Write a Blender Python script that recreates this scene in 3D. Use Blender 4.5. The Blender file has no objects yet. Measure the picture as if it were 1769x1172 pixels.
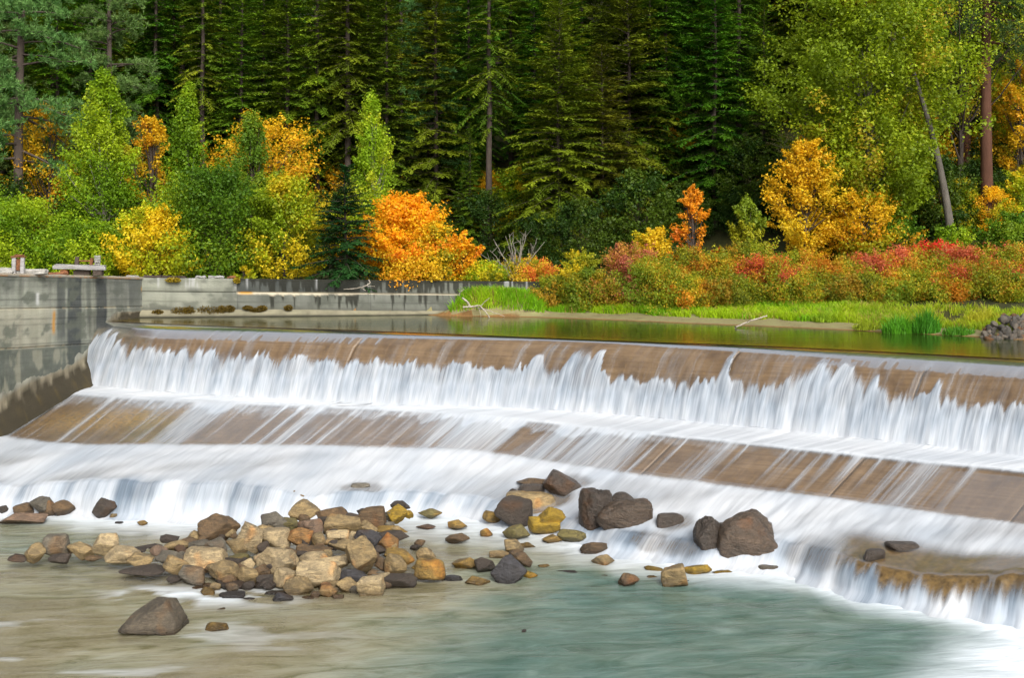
import bpy, math
import numpy as np

# ------------------------------------------------------------------ camera, sky, sun, exposure
scene = bpy.context.scene
COL = scene.collection
FPX, CX, HY, ZC = 2000.0, 884.5, 400.0, 3.2     # focal length in photo pixels, principal column, horizon row, eye height over the pool
cam_data = bpy.data.cameras.new('camera')
cam = bpy.data.objects.new('camera', cam_data)
COL.objects.link(cam)
cam.location = (0, 0, ZC)
cam.rotation_euler = (math.radians(90), 0, 0)
cam_data.sensor_width = 36.0
cam_data.lens = 36.0 * FPX / 1769.0
cam_data.shift_y = -(586.0 - HY) / 1769.0
cam_data.clip_start = 0.5
cam_data.clip_end = 1000
scene.camera = cam

SUN_EL, SUN_AZ = math.radians(36), math.radians(163)     # azimuth clockwise from +Y: behind the camera, a little to the right
world = bpy.data.worlds.new('World'); scene.world = world
world.use_nodes = True
wn = world.node_tree.nodes; wl = world.node_tree.links
wn.clear()
sky = wn.new('ShaderNodeTexSky'); sky.sky_type = 'NISHITA'; sky.sun_disc = False
sky.sun_elevation = SUN_EL; sky.sun_rotation = SUN_AZ
sky.air_density = 1.0; sky.dust_density = 3.0; sky.ozone_density = 1.0
hs = wn.new('ShaderNodeHueSaturation'); hs.inputs['Saturation'].default_value = 0.22
bg = wn.new('ShaderNodeBackground'); bg.inputs['Strength'].default_value = 0.15
wo = wn.new('ShaderNodeOutputWorld')
wl.new(sky.outputs[0], hs.inputs['Color']); wl.new(hs.outputs[0], bg.inputs['Color']); wl.new(bg.outputs[0], wo.inputs['Surface'])
sun_data = bpy.data.lights.new('sun', 'SUN'); sun_data.energy = 2.1; sun_data.angle = math.radians(30)
sun_data.color = (1.0, 0.96, 0.9)
sun = bpy.data.objects.new('sun', sun_data); COL.objects.link(sun)
sun.rotation_euler = (math.radians(90) - SUN_EL, 0, math.pi - SUN_AZ)
sun.location = (-20, -30, 40)
scene.view_settings.view_transform = 'Standard'
scene.view_settings.look = 'None'
scene.view_settings.exposure = 0.62
scene.view_settings.gamma = 1.0
scene.view_settings.use_curve_mapping = False
scene.cycles.use_denoising = True
scene.cycles.use_adaptive_sampling = True
scene.cycles.adaptive_threshold = 0.02
scene.cycles.max_bounces = 6
scene.cycles.diffuse_bounces = 3
scene.cycles.glossy_bounces = 3
scene.cycles.transmission_bounces = 5
scene.cycles.transparent_max_bounces = 8
scene.cycles.caustics_reflective = False
scene.cycles.caustics_refractive = False

# ------------------------------------------------------------------ helpers
RNG = np.random.default_rng(11)
_TAB = np.random.default_rng(5).random((8, 256, 256))

def vnoise(x, y, k=0):
    """smooth value noise in 0..1 on a lattice of unit cells"""
    x = np.asarray(x, float); y = np.asarray(y, float)
    x, y = np.broadcast_arrays(x, y)
    xi = np.floor(x).astype(int); yi = np.floor(y).astype(int)
    fx = x - xi; fy = y - yi
    fx = fx * fx * (3 - 2 * fx); fy = fy * fy * (3 - 2 * fy)
    T = _TAB[k % 8]
    a = T[xi & 255, yi & 255]; b = T[(xi + 1) & 255, yi & 255]
    c = T[xi & 255, (yi + 1) & 255]; d = T[(xi + 1) & 255, (yi + 1) & 255]
    return (a * (1 - fx) + b * fx) * (1 - fy) + (c * (1 - fx) + d * fx) * fy

def fbm(x, y, k=0, oct=4, gain=0.5):
    s = 0; a = 1; t = 0
    for i in range(oct):
        s = s + a * vnoise(np.asarray(x) * 2 ** i + 17.3 * i, np.asarray(y) * 2 ** i + 9.1 * i, k + i)
        t += a; a *= gain
    return s / t

def sstep(a, b, x):
    t = np.clip((np.asarray(x, float) - a) / (b - a), 0, 1)
    return t * t * (3 - 2 * t)

def mesh_np(name, V, F, mat=None, smooth=False, attrs=None):
    V = np.ascontiguousarray(V, np.float32).reshape(-1, 3)
    F = np.ascontiguousarray(F, np.int32)
    m = bpy.data.meshes.new(name)
    n, k = F.shape
    m.vertices.add(len(V)); m.vertices.foreach_set('co', V.ravel())
    m.loops.add(n * k); m.loops.foreach_set('vertex_index', F.ravel())
    m.polygons.add(n)
    m.polygons.foreach_set('loop_start', np.arange(0, n * k, k, dtype=np.int32))
    m.polygons.foreach_set('loop_total', np.full(n, k, np.int32))
    if smooth:
        m.polygons.foreach_set('use_smooth', np.ones(n, bool))
    for an, av in (attrs or {}).items():
        av = np.ascontiguousarray(av, np.float32)
        if av.ndim == 1:
            a = m.attributes.new(an, 'FLOAT', 'POINT'); a.data.foreach_set('value', av)
        elif av.shape[1] == 4:
            a = m.attributes.new(an, 'FLOAT_COLOR', 'POINT'); a.data.foreach_set('color', av.ravel())
        else:
            a = m.attributes.new(an, 'FLOAT_VECTOR', 'POINT'); a.data.foreach_set('vector', av.ravel())
    m.update(calc_edges=True)
    if mat is not None:
        m.materials.append(mat)
    return m

def link(name, data, parent=None, loc=(0, 0, 0), rot=(0, 0, 0), scale=(1, 1, 1)):
    o = bpy.data.objects.new(name, data); COL.objects.link(o)
    o.location = loc; o.rotation_euler = rot; o.scale = scale
    if parent is not None:
        o.parent = parent
    return o

def tag(o, label=None, cat=None, group=None, kind=None):
    if label: o['label'] = label
    if cat: o['category'] = cat
    if group: o['group'] = group
    if kind: o['kind'] = kind
    return o

def thing(name, label, cat, loc=(0, 0, 0), rz=0, group=None, scale=1.0):
    o = link(name, None, None, loc, (0, 0, rz), (scale,) * 3 if np.isscalar(scale) else scale)
    o.empty_display_size = 0.2
    return tag(o, label, cat, group)

def grid_faces(nr, nc):
    i = np.arange(nr * nc).reshape(nr, nc)
    return np.stack([i[:-1, :-1], i[:-1, 1:], i[1:, 1:], i[1:, :-1]], -1).reshape(-1, 4)

def tube(pts, rad, sides=6, cap=True):
    """tapered tube along points -> (V, F quads)"""
    pts = np.asarray(pts, float); rad = np.asarray(rad, float)
    n = len(pts)
    t = np.gradient(pts, axis=0); t /= np.linalg.norm(t, axis=1, keepdims=True) + 1e-9
    up = np.where(np.abs(t[:, 2:3]) > 0.9, np.array([[1.0, 0, 0]]), np.array([[0, 0, 1.0]]))
    a = np.cross(t, up); a /= np.linalg.norm(a, axis=1, keepdims=True) + 1e-9
    b = np.cross(t, a)
    th = np.linspace(0, 2 * np.pi, sides, endpoint=False)
    V = pts[:, None] + rad[:, None, None] * (np.cos(th)[None, :, None] * a[:, None] + np.sin(th)[None, :, None] * b[:, None])
    V = V.reshape(-1, 3)
    F = []
    for i in range(n - 1):
        for j in range(sides):
            k = (j + 1) % sides
            F.append((i * sides + j, i * sides + k, (i + 1) * sides + k, (i + 1) * sides + j))
    return V, np.array(F)

def join(parts):
    Vs, Fs, o = [], [], 0
    for V, F in parts:
        Vs.append(V); Fs.append(np.asarray(F) + o); o += len(V)
    return np.concatenate(Vs), np.concatenate(Fs)

def box_vf(c, s, rz=0.0, rx=0.0, ry=0.0):
    v = np.array([[-1, -1, -1], [1, -1, -1], [1, 1, -1], [-1, 1, -1], [-1, -1, 1], [1, -1, 1], [1, 1, 1], [-1, 1, 1]], float) * np.array(s) / 2
    def R(ax, a):
        c_, s_ = math.cos(a), math.sin(a)
        return np.array({'x': [[1, 0, 0], [0, c_, -s_], [0, s_, c_]], 'y': [[c_, 0, s_], [0, 1, 0], [-s_, 0, c_]], 'z': [[c_, -s_, 0], [s_, c_, 0], [0, 0, 1]]}[ax])
    M = R('z', rz) @ R('y', ry) @ R('x', rx)
    f = [[0, 3, 2, 1], [4, 5, 6, 7], [0, 1, 5, 4], [1, 2, 6, 5], [2, 3, 7, 6], [3, 0, 4, 7]]
    return v @ M.T + np.array(c), np.array(f)

def rough_box(name, c, s, mat, parent=None, rz=0.0, rx=0.0, ry=0.0, bev=0.012, jit=0.006, seed=0):
    """a weathered block: a subdivided box with bumped, worn faces"""
    r = np.random.default_rng(abs(int(seed)))
    import bmesh
    bm = bmesh.new()
    V, F = box_vf((0, 0, 0), s)
    vs = [bm.verts.new(v) for v in V]
    for f in F: bm.faces.new([vs[i] for i in f])
    bmesh.ops.bevel(bm, geom=bm.edges[:] + bm.verts[:], offset=min(bev, min(s) * 0.3), segments=1, affect='EDGES')
    bmesh.ops.subdivide_edges(bm, edges=[e for e in bm.edges if e.calc_length() > 0.15], cuts=2, use_grid_fill=True)
    for v in bm.verts:
        v.co.x += r.normal(0, jit); v.co.y += r.normal(0, jit); v.co.z += r.normal(0, jit)
    m = bpy.data.meshes.new(name); bm.to_mesh(m); bm.free()
    m.materials.append(mat)
    return link(name, m, parent, c, (rx, ry, rz))

def P(x, y, d):
    """world point seen at photo pixel (x, y) at distance d along the view axis"""
    return np.array([(x - CX) / FPX * d, d, ZC - (y - HY) * d / FPX])

def Pz(x, y, z):
    d = FPX * (ZC - z) / (y - HY)
    return np.array([(x - CX) / FPX * d, d, z])

# ------------------------------------------------------------------ materials
class NT:
    def __init__(self, name):
        self.m = bpy.data.materials.new(name); self.m.use_nodes = True
        self.t = self.m.node_tree; self.t.nodes.clear()
        self.out = self.n('ShaderNodeOutputMaterial')
    def n(self, typ, **kw):
        nd = self.t.nodes.new(typ)
        for k, v in kw.items():
            if k.startswith('i_'):
                nd.inputs[k[2:].replace('_', ' ')].default_value = v
            else:
                setattr(nd, k, v)
        return nd
    def l(self, a, b): self.t.links.new(a, b)
    def math(self, op, a, b=None, clamp=False):
        nd = self.n('ShaderNodeMath', operation=op, use_clamp=clamp)
        for i, v in enumerate((a, b)):
            if v is None: continue
            if hasattr(v, 'links'): self.l(v, nd.inputs[i])
            else: nd.inputs[i].default_value = v
        return nd.outputs[0]
    def mix(self, f, a, b, blend='MIX'):
        nd = self.n('ShaderNodeMix', data_type='RGBA', blend_type=blend)
        for s, v in ((nd.inputs[0], f), (nd.inputs[6], a), (nd.inputs[7], b)):
            if hasattr(v, 'links'): self.l(v, s)
            elif np.isscalar(v): s.default_value = v
            else: s.default_value = (*v, 1) if len(v) == 3 else v
        return nd.outputs[2]
    def noise(self, vec, scale, detail=4, rough=0.55, dist=0.0):
        nd = self.n('ShaderNodeTexNoise'); nd.inputs['Scale'].default_value = scale
        nd.inputs['Detail'].default_value = detail; nd.inputs['Roughness'].default_value = rough
        nd.inputs['Distortion'].default_value = dist
        if vec is not None: self.l(vec, nd.inputs['Vector'])
        return nd.outputs['Fac']
    def ramp(self, f, stops):
        nd = self.n('ShaderNodeValToRGB'); e = nd.color_ramp.elements
        while len(e) < len(stops): e.new(0.5)
        for el, (p, c) in zip(e, stops):
            el.position = p; el.color = (*c, 1) if not np.isscalar(c) else (c, c, c, 1)
        self.l(f, nd.inputs[0]); return nd.outputs[0]
    def scale(self, vec, s):
        nd = self.n('ShaderNodeVectorMath', operation='MULTIPLY'); self.l(vec, nd.inputs[0]); nd.inputs[1].default_value = s
        return nd.outputs[0]
    def attr(self, name, out='Fac'):
        nd = self.n('ShaderNodeAttribute'); nd.attribute_name = name; return nd.outputs[out]
    def bump(self, h, strength=0.3, dist=0.05):
        nd = self.n('ShaderNodeBump'); nd.inputs['Strength'].default_value = strength; nd.inputs['Distance'].default_value = dist
        self.l(h, nd.inputs['Height']); return nd.outputs[0]
    def principled(self, color, rough=0.7, normal=None, spec=0.5):
        b = self.n('ShaderNodeBsdfPrincipled')
        for k, v in (('Base Color', color), ('Roughness', rough), ('Specular IOR Level', spec)):
            if hasattr(v, 'links'): self.l(v, b.inputs[k])
            elif np.isscalar(v): b.inputs[k].default_value = v
            else: b.inputs[k].default_value = (*v, 1)
        if normal is not None: self.l(normal, b.inputs['Normal'])
        return b.outputs[0]
    def mixs(self, f, a, b):
        nd = self.n('ShaderNodeMixShader')
        if hasattr(f, 'links'): self.l(f, nd.inputs[0])
        else: nd.inputs[0].default_value = f
        self.l(a, nd.inputs[1]); self.l(b, nd.inputs[2]); return nd.outputs[0]
    def done(self, s):
        self.l(s, self.out.inputs['Surface']); return self.m

def mat_leaf(name, trans=0.35, var=0.25, rough=0.6, gloss=0.015, hue=0.0):
    """thin leaves: colour from the 'tint' attribute, each plant a little different, light passes through"""
    t = NT(name)
    c = t.attr('tint', 'Color')
    oi = t.n('ShaderNodeObjectInfo')
    v = t.math('MULTIPLY_ADD', oi.outputs['Random'], var); v.node.inputs[2].default_value = 1 - var / 2
    rh = t.math('FRACT', t.math('MULTIPLY', oi.outputs['Random'], 7.31)); hu = t.math('MULTIPLY_ADD', rh, hue); hu.node.inputs[2].default_value = 0.5 - hue * .4
    hsv = t.n('ShaderNodeHueSaturation'); t.l(c, hsv.inputs['Color']); t.l(v, hsv.inputs['Value']); t.l(hu, hsv.inputs['Hue'])
    d = t.n('ShaderNodeBsdfDiffuse'); t.l(hsv.outputs[0], d.inputs['Color'])
    tr = t.n('ShaderNodeBsdfTranslucent'); t.l(hsv.outputs[0], tr.inputs['Color'])
    s = t.mixs(trans, d.outputs[0], tr.outputs[0])
    g = t.n('ShaderNodeBsdfGlossy'); g.inputs['Roughness'].default_value = rough; g.inputs['Color'].default_value = (1, 1, 1, 1)
    return t.done(t.mixs(gloss, s, g.outputs[0]))

def mat_bark(name, c0, c1, sc=6):
    t = NT(name)
    co = t.n('ShaderNodeTexCoord').outputs['Object']
    n1 = t.noise(t.scale(co, (1, 1, 0.18)), sc, 5, 0.65)
    n2 = t.noise(co, 2.0, 3)
    c = t.mix(n1, c0, c1)
    c = t.mix(t.math('MULTIPLY', n2, 0.5), c, tuple(0.55 * np.array(c0)))
    return t.done(t.principled(c, 0.9, t.bump(n1, 0.7, 0.05), 0.2))

def mat_rock(name='boulder_stone', dry=0.75):
    t = NT(name)
    tc = t.n('ShaderNodeTexCoord'); ob = tc.outputs['Object']
    geo = t.n('ShaderNodeNewGeometry')
    oc = t.n('ShaderNodeObjectInfo')
    off = t.n('ShaderNodeVectorMath', operation='ADD'); t.l(ob, off.inputs[0])
    sc = t.n('ShaderNodeVectorMath', operation='SCALE'); sc.inputs['Scale'].default_value = 37.0
    comb = t.n('ShaderNodeCombineXYZ'); t.l(oc.outputs['Random'], comb.inputs[0]); t.l(oc.outputs['Random'], comb.inputs[1]); t.l(comb.outputs[0], sc.inputs[0])
    t.l(sc.outputs[0], off.inputs[1]); v = off.outputs[0]
    base = oc.outputs['Color']
    n1 = t.noise(v, 3.0, 6, 0.6, 0.5); n2 = t.noise(v, 14.0, 6, 0.7); n3 = t.noise(v, 1.3, 2); n4 = t.noise(t.scale(v, (1, 1, 4)), 5.0, 4, 0.6, 1.0)
    c = t.mix(t.ramp(n1, [(0.35, 0.0), (0.7, 1.0)]), t.mix(0.58, base, (0.045, 0.036, 0.026)), t.mix(1.0, base, (1.15, 1.12, 1.08), 'MULTIPLY'))
    n5 = t.noise(v, 42.0, 3, 0.7); c = t.mix(t.ramp(n5, [(0.35, 0.55), (0.6, 0.0)]), c, t.mix(1.0, c, (0.45, 0.42, 0.4), 'MULTIPLY'))
    c = t.mix(t.math('MULTIPLY', t.ramp(n4, [(0.5, 0.0), (0.62, 1.0)]), 0.55), c, t.mix(1.0, base, (1.35, 1.3, 1.2), 'MULTIPLY'))
    c = t.mix(t.math('MULTIPLY', t.ramp(n2, [(0.55, 0.0), (0.75, 1.0)]), 0.5), c, (0.06, 0.045, 0.03))
    c = t.mix(t.math('MULTIPLY', t.ramp(n3, [(0.58, 0.0), (0.70, 1.0)]), 0.5), c, t.mix(1.0, c, (1.7, 0.95, 0.35), 'MULTIPLY'))
    # wet skirt just above the river level
    sep = t.n('ShaderNodeSeparateXYZ'); t.l(geo.outputs['Position'], sep.inputs[0])
    wl_ = t.math('ADD', sep.outputs[2], t.math('MULTIPLY', n3, 0.12))
    mr = t.n('ShaderNodeMapRange'); t.l(wl_, mr.inputs[0]); mr.inputs[1].default_value = -4.10; mr.inputs[2].default_value = -3.95; mr.inputs[3].default_value = 1.0; mr.inputs[4].default_value = 0.0
    wet = mr.outputs[0]
    c = t.mix(t.math('MULTIPLY', wet, 0.8), c, t.mix(1.0, c, (0.28, 0.25, 0.22), 'MULTIPLY'))
    rg = t.mix(wet, (dry,) * 3, (0.22,) * 3)
    h = t.math('ADD', t.math('MULTIPLY', n1, 1.0), t.math('ADD', t.math('MULTIPLY', n2, 0.6), t.math('MULTIPLY', n4, 0.5)))
    return t.done(t.principled(c, rg, t.bump(h, 0.9, 0.09), 0.4))

def mat_tint_concrete(name, rough=0.85):
    """board-formed concrete; stains come from the 'tint' attribute"""
    t = NT(name)
    c = t.attr('tint', 'Color')
    co = t.n('ShaderNodeTexCoord').outputs['Object']
    n1 = t.noise(co, 22, 5, 0.7); n2 = t.noise(t.scale(co, (0.35, 0.35, 6)), 5, 4, 0.6); n3 = t.noise(co, 2.2, 4)
    c = t.mix(t.math('MULTIPLY', n1, 0.5), c, t.mix(1.0, c, (0.5, 0.51, 0.5), 'MULTIPLY'))
    c = t.mix(t.ramp(n3, [(0.4, 0.0), (0.7, 0.45)]), c, t.mix(1.0, c, (0.72, 0.76, 0.7), 'MULTIPLY'))
    h = t.math('ADD', n1, t.math('MULTIPLY', n2, 1.2))
    return t.done(t.principled(c, rough, t.bump(h, 0.5, 0.02), 0.3))

def mat_weir():
    t = NT('wet_weir_concrete')
    f = t.attr('flow', 'Vector')                      # metres along the crest, metres down the flow
    a = t.noise(t.scale(f, (0.6, 15.0, 1)), 1.0, 3, 0.6)      # form boards run along the crest
    b = t.noise(f, 1.4, 5, 0.6); g = t.noise(f, 9.0, 5, 0.7); s = t.noise(t.scale(f, (5.0, 0.5, 1)), 1.0, 4, 0.6)
    c = t.ramp(b, [(0.3, (0.090, 0.056, 0.031)), (0.52, (0.18, 0.115, 0.062)), (0.75, (0.25, 0.165, 0.092))])
    c = t.mix(t.math('MULTIPLY', t.ramp(a, [(0.4, 0.0), (0.62, 1.0)]), 0.55), c, (0.10, 0.058, 0.03))
    c = t.mix(t.math('MULTIPLY', t.ramp(s, [(0.5, 0.0), (0.7, 1.0)]), 0.3), c, (0.33, 0.22, 0.13))
    c = t.mix(t.math('MULTIPLY', t.ramp(g, [(0.58, 0.0), (0.72, 1.0)]), 0.45), c, (0.34, 0.19, 0.03))
    c = t.mix(t.math('MULTIPLY', t.attr('algae'), t.ramp(g, [(0.42, 0.0), (0.55, 0.9)])), c, (0.42, 0.23, 0.025))
    h = t.math('ADD', t.math('MULTIPLY', a, 0.5), t.math('MULTIPLY', g, 0.5))
    return t.done(t.principled(c, 0.38, t.bump(h, 0.45, 0.03), 0.5))

def mat_veil():
    """water running over the weir: clear film where thin, white where it breaks; 'foam' says how broken"""
    t = NT('running_water')
    f = t.attr('flow', 'Vector'); fo = t.attr('foam')
    s1 = t.noise(t.scale(f, (7.0, 0.45, 1)), 1.0, 3, 0.65); s2 = t.noise(t.scale(f, (24.0, 0.9, 1)), 1.0, 1, 0.6)
    st = t.math('ADD', t.math('MULTIPLY', s1, 0.6), t.math('MULTIPLY', s2, 0.4))
    silk = t.attr('silk')
    hole = t.math('MULTIPLY', t.math('MULTIPLY', t.math('SUBTRACT', 0.56, st), silk), t.math('SUBTRACT', 1.12, fo))       # gaps only where the water is not fully white
    fac = t.math('SUBTRACT', fo, t.math('MULTIPLY', hole, t.math('MULTIPLY', fo, 5.5)), clamp=True)
    film_t = t.n('ShaderNodeBsdfTransparent'); film_t.inputs['Color'].default_value = (0.9, 0.9, 0.88, 1)
    gl = t.n('ShaderNodeBsdfGlossy'); gl.inputs['Roughness'].default_value = 0.22; gl.inputs['Color'].default_value = (1, 1, 1, 1)
    fr = t.n('ShaderNodeFresnel'); fr.inputs['IOR'].default_value = 1.33
    film = t.mixs(t.math('MULTIPLY', fr.outputs[0], t.attr('sheen')), film_t.outputs[0], gl.outputs[0])
    d = t.n('ShaderNodeBsdfDiffuse'); aer = t.attr('aer'); tone = t.math('ADD', aer, t.math('MULTIPLY', t.math('SUBTRACT', st, 0.5), silk), clamp=True)
    t.l(t.ramp(tone, [(0.0, (0.17, 0.225, 0.29)), (0.45, (0.43, 0.48, 0.54)), (1.0, (0.66, 0.68, 0.705))]), d.inputs['Color'])
    tr = t.n('ShaderNodeBsdfTranslucent'); tr.inputs['Color'].default_value = (0.50, 0.55, 0.60, 1)
    foam = t.mixs(0.25, d.outputs[0], tr.outputs[0])
    return t.done(t.mixs(fac, film, foam))

def mat_pool():
    t = NT('still_pool_water')
    geo = t.n('ShaderNodeNewGeometry').outputs['Position']
    n1 = t.noise(t.scale(geo, (0.25, 1.6, 1)), 1.2, 4, 0.6); n2 = t.noise(t.scale(geo, (0.7, 3.0, 1)), 2.6, 3, 0.5)
    h = t.math('ADD', n1, t.math('MULTIPLY', n2, 0.35))
    sh = t.attr('shallow')
    c = t.mix(sh, (0.018, 0.030, 0.004), (0.17, 0.105, 0.012))
    return t.done(t.principled(c, 0.11, t.bump(h, 0.10, 0.10), 0.5))

def mat_river():
    """moving river below the weir: the bed shows where it is shallow, green body of water where deep, white where it foams"""
    t = NT('river_water')
    geo = t.n('ShaderNodeNewGeometry').outputs['Position']
    fo = t.attr('foam'); dp = t.attr('depth'); f = t.attr('flow', 'Vector')
    n1 = t.noise(t.scale(f, (0.6, 2.3, 1)), 1.0, 4, 0.62, 1.3); n2 = t.noise(t.scale(f, (1.6, 8.0, 1)), 1.0, 2, 0.6)
    n3 = t.noise(t.scale(f, (0.25, 0.8, 1)), 1.0, 3, 0.5)
    h = t.math('ADD', n1, t.math('MULTIPLY', n2, 0.5))
    film = t.n('ShaderNodeBsdfTransparent'); film.inputs['Color'].default_value = (0.93, 0.94, 0.86, 1)
    body = t.n('ShaderNodeBsdfDiffuse')
    bc = t.ramp(n1, [(0.25, (0.045, 0.092, 0.070)), (0.52, (0.095, 0.160, 0.132)), (0.85, (0.20, 0.285, 0.25))])
    bc2 = t.ramp(n1, [(0.3, (0.18, 0.15, 0.06)), (0.50, (0.37, 0.32, 0.20)), (0.85, (0.50, 0.46, 0.36))])
    dd = t.math('SUBTRACT', dp, t.math('MULTIPLY', n3, 0.25))
    deep = t.n('ShaderNodeMapRange'); t.l(dd, deep.inputs[0]); deep.inputs[1].default_value = -0.05; deep.inputs[2].default_value = 0.80
    t.l(t.mix(deep.outputs[0], bc2, bc), body.inputs['Color'])
    turb = t.n('ShaderNodeMapRange'); t.l(dp, turb.inputs[0]); turb.inputs[1].default_value = 0.0; turb.inputs[2].default_value = 0.45; turb.inputs[3].default_value = 0.35; turb.inputs[4].default_value = 0.93
    s = t.mixs(turb.outputs[0], film.outputs[0], body.outputs[0])
    gl = t.n('ShaderNodeBsdfGlossy'); gl.inputs['Roughness'].default_value = 0.24
    bn = t.bump(h, 0.30, 0.12); t.l(bn, gl.inputs['Normal'])
    fr = t.n('ShaderNodeFresnel'); fr.inputs['IOR'].default_value = 1.33; t.l(bn, fr.inputs['Normal'])
    s = t.mixs(fr.outputs[0], s, gl.outputs[0])
    w = t.n('ShaderNodeBsdfDiffuse'); w.inputs['Color'].default_value = (0.68, 0.73, 0.77, 1); t.l(bn, w.inputs['Normal'])
    k = t.math('MULTIPLY_ADD', n1, 1.2); k.node.inputs[2].default_value = 0.4
    return t.done(t.mixs(t.math('MULTIPLY', fo, k, clamp=True), s, w.outputs[0]))

def mat_ground(name, stops, scale=1.5, rough=0.95):
    t = NT(name)
    p = t.n('ShaderNodeNewGeometry').outputs['Position']
    n1 = t.noise(p, scale, 6, 0.65); n2 = t.noise(p, scale * 9, 4, 0.7)
    h = t.math('ADD', t.math('MULTIPLY', n1, 0.6), t.math('MULTIPLY', n2, 0.4))
    return t.done(t.principled(t.ramp(h, stops), rough, t.bump(n2, 0.6, 0.06), 0.2))

def mat_simple(name, c0, c1, scale=6, rough=0.8, stretch=(1, 1, 1), bump=0.4):
    t = NT(name)
    co = t.n('ShaderNodeTexCoord').outputs['Object']
    n = t.noise(t.scale(co, stretch), scale, 5, 0.65)
    return t.done(t.principled(t.ramp(n, [(0.3, c0), (0.7, c1)]), rough, t.bump(n, bump, 0.03), 0.3))

M_LEAF = mat_leaf('leaves', 0.42); M_NEEDLE = mat_leaf('needles', 0.25, 0.45, 0.55, 0.015, 0.07); M_GRASS = mat_leaf('grass_blades', 0.4, 0.1)
M_BARK = mat_bark('grey_brown_bark', (0.045, 0.034, 0.027), (0.13, 0.10, 0.08))
M_BARK_RED = mat_bark('red_brown_pine_bark', (0.05, 0.022, 0.014), (0.15, 0.07, 0.042), 4)
M_BARK_GREY = mat_bark('dark_grey_birch_bark', (0.07, 0.06, 0.05), (0.20, 0.18, 0.15), 7)
M_BARK_PALE = mat_bark('pale_bark', (0.16, 0.14, 0.11), (0.36, 0.33, 0.28), 7)
M_ROCK = mat_rock(); M_ROCK_WET = mat_rock('wet_boulder_stone', 0.36)
M_WALL = mat_tint_concrete('stained_concrete')
M_WEIR = mat_weir(); M_VEIL = mat_veil(); M_POOL = mat_pool(); M_RIVER = mat_river()
M_SHELF = mat_simple('wet_shelf_rock', (0.07, 0.042, 0.016), (0.22, 0.135, 0.045), 9, 0.4)
M_BED = mat_ground('river_bed_gravel', [(0.35, (0.26, 0.21, 0.11)), (0.5, (0.46, 0.38, 0.23)), (0.65, (0.60, 0.51, 0.34))], 1.1)
M_WOOD = mat_simple('weathered_grey_timber', (0.16, 0.15, 0.14), (0.42, 0.41, 0.40), 5, 0.85, (0.3, 4, 4))
M_DRIFT = mat_simple('bleached_driftwood', (0.20, 0.165, 0.12), (0.46, 0.41, 0.34), 9, 0.85, (1, 1, 1))
M_RUST = mat_simple('rusted_iron', (0.07, 0.03, 0.015), (0.25, 0.10, 0.04), 9, 0.8)

# ------------------------------------------------------------------ terrain
WALL0 = np.array([-13.8, 43.2]); WDX = -0.29          # abutment wall: corner at the pool, dx per metre towards the camera
def wall_x(Y): return WALL0[0] + WDX * (WALL0[1] - Y)
_sx = np.array([-60, -3.6, -3.08, 0.33, 3.46, 6.3, 8.98, 11.4, 14.1, 15.0, 22, 60.0])
_sy = np.array([43.9, 44.4, 44.1, 43.2, 41.8, 40.0, 38.6, 37.0, 35.0, 34.0, 29.5, 10.0])
def shore_y(X): return np.interp(X, _sx, _sy)
def pool_wall_y(X): return 43.2 + (np.asarray(X) + 13.8) * (45.0 - 43.2) / 15.05
_bd = np.array([-6, -0.3, 0, 0.7, 1.4, 3, 5, 10, 16, 25, 60, 100, 200.0])
_bz = np.array([-1.5, -0.15, 0, 0.07, 0.14, 0.36, 0.62, 1.1, 1.7, 4.2, 24, 50, 110.0])
def ground_z(X, Y):
    X = np.asarray(X, float); Y = np.asarray(Y, float)
    d = Y - shore_y(X)
    z = np.interp(d, _bd, _bz)
    z = z + (fbm(X * 0.35, Y * 0.35, 1, 3) - 0.5) * 0.35 * sstep(0.8, 6, d) + (fbm(X * 0.12, Y * 0.12, 2, 3) - 0.5) * 3.0 * sstep(14, 40, d)
    # mound of turf in front of the wall's end
    mound = np.exp(-(((X + 0.60) / 1.75) ** 4)) * np.exp(-(((Y - 44.30 + .1 * X) / 0.72) ** 8))
    z = np.where(mound > .02, np.maximum(z, 0.74 * mound), z)
    behind = (X < 1.4) & (Y > pool_wall_y(X) + 0.12)
    left = (X < wall_x(Y) - 0.25) & (Y < 44.2) & (Y > 26)
    z = np.where(behind, np.maximum(z, 1.12 + 0.1 * fbm(X * 0.5, Y * 0.5, 3)), z)
    z = np.where(left, 1.33 + 0.06 * fbm(X, Y, 3), z)
    return z

gx = np.concatenate([np.arange(-130, -20, 4.0), np.arange(-20, 22, 0.26), np.arange(22, 134, 4.0)])
gy = np.concatenate([np.arange(26.0, 34, 0.4), np.arange(34, 50, 0.18), np.arange(50, 66, 0.5), np.arange(66, 230, 4.0)])
GX, GY = np.meshgrid(gx, gy)
GZ = ground_z(GX, GY)
# the bank only exists on the far side of the pool and behind the walls
keep = (GY - shore_y(GX) > -2.5) | (GX < wall_x(GY) - 0.2)
F = grid_faces(len(gy), len(gx)); kf = keep.ravel()[F].all(1)
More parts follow.
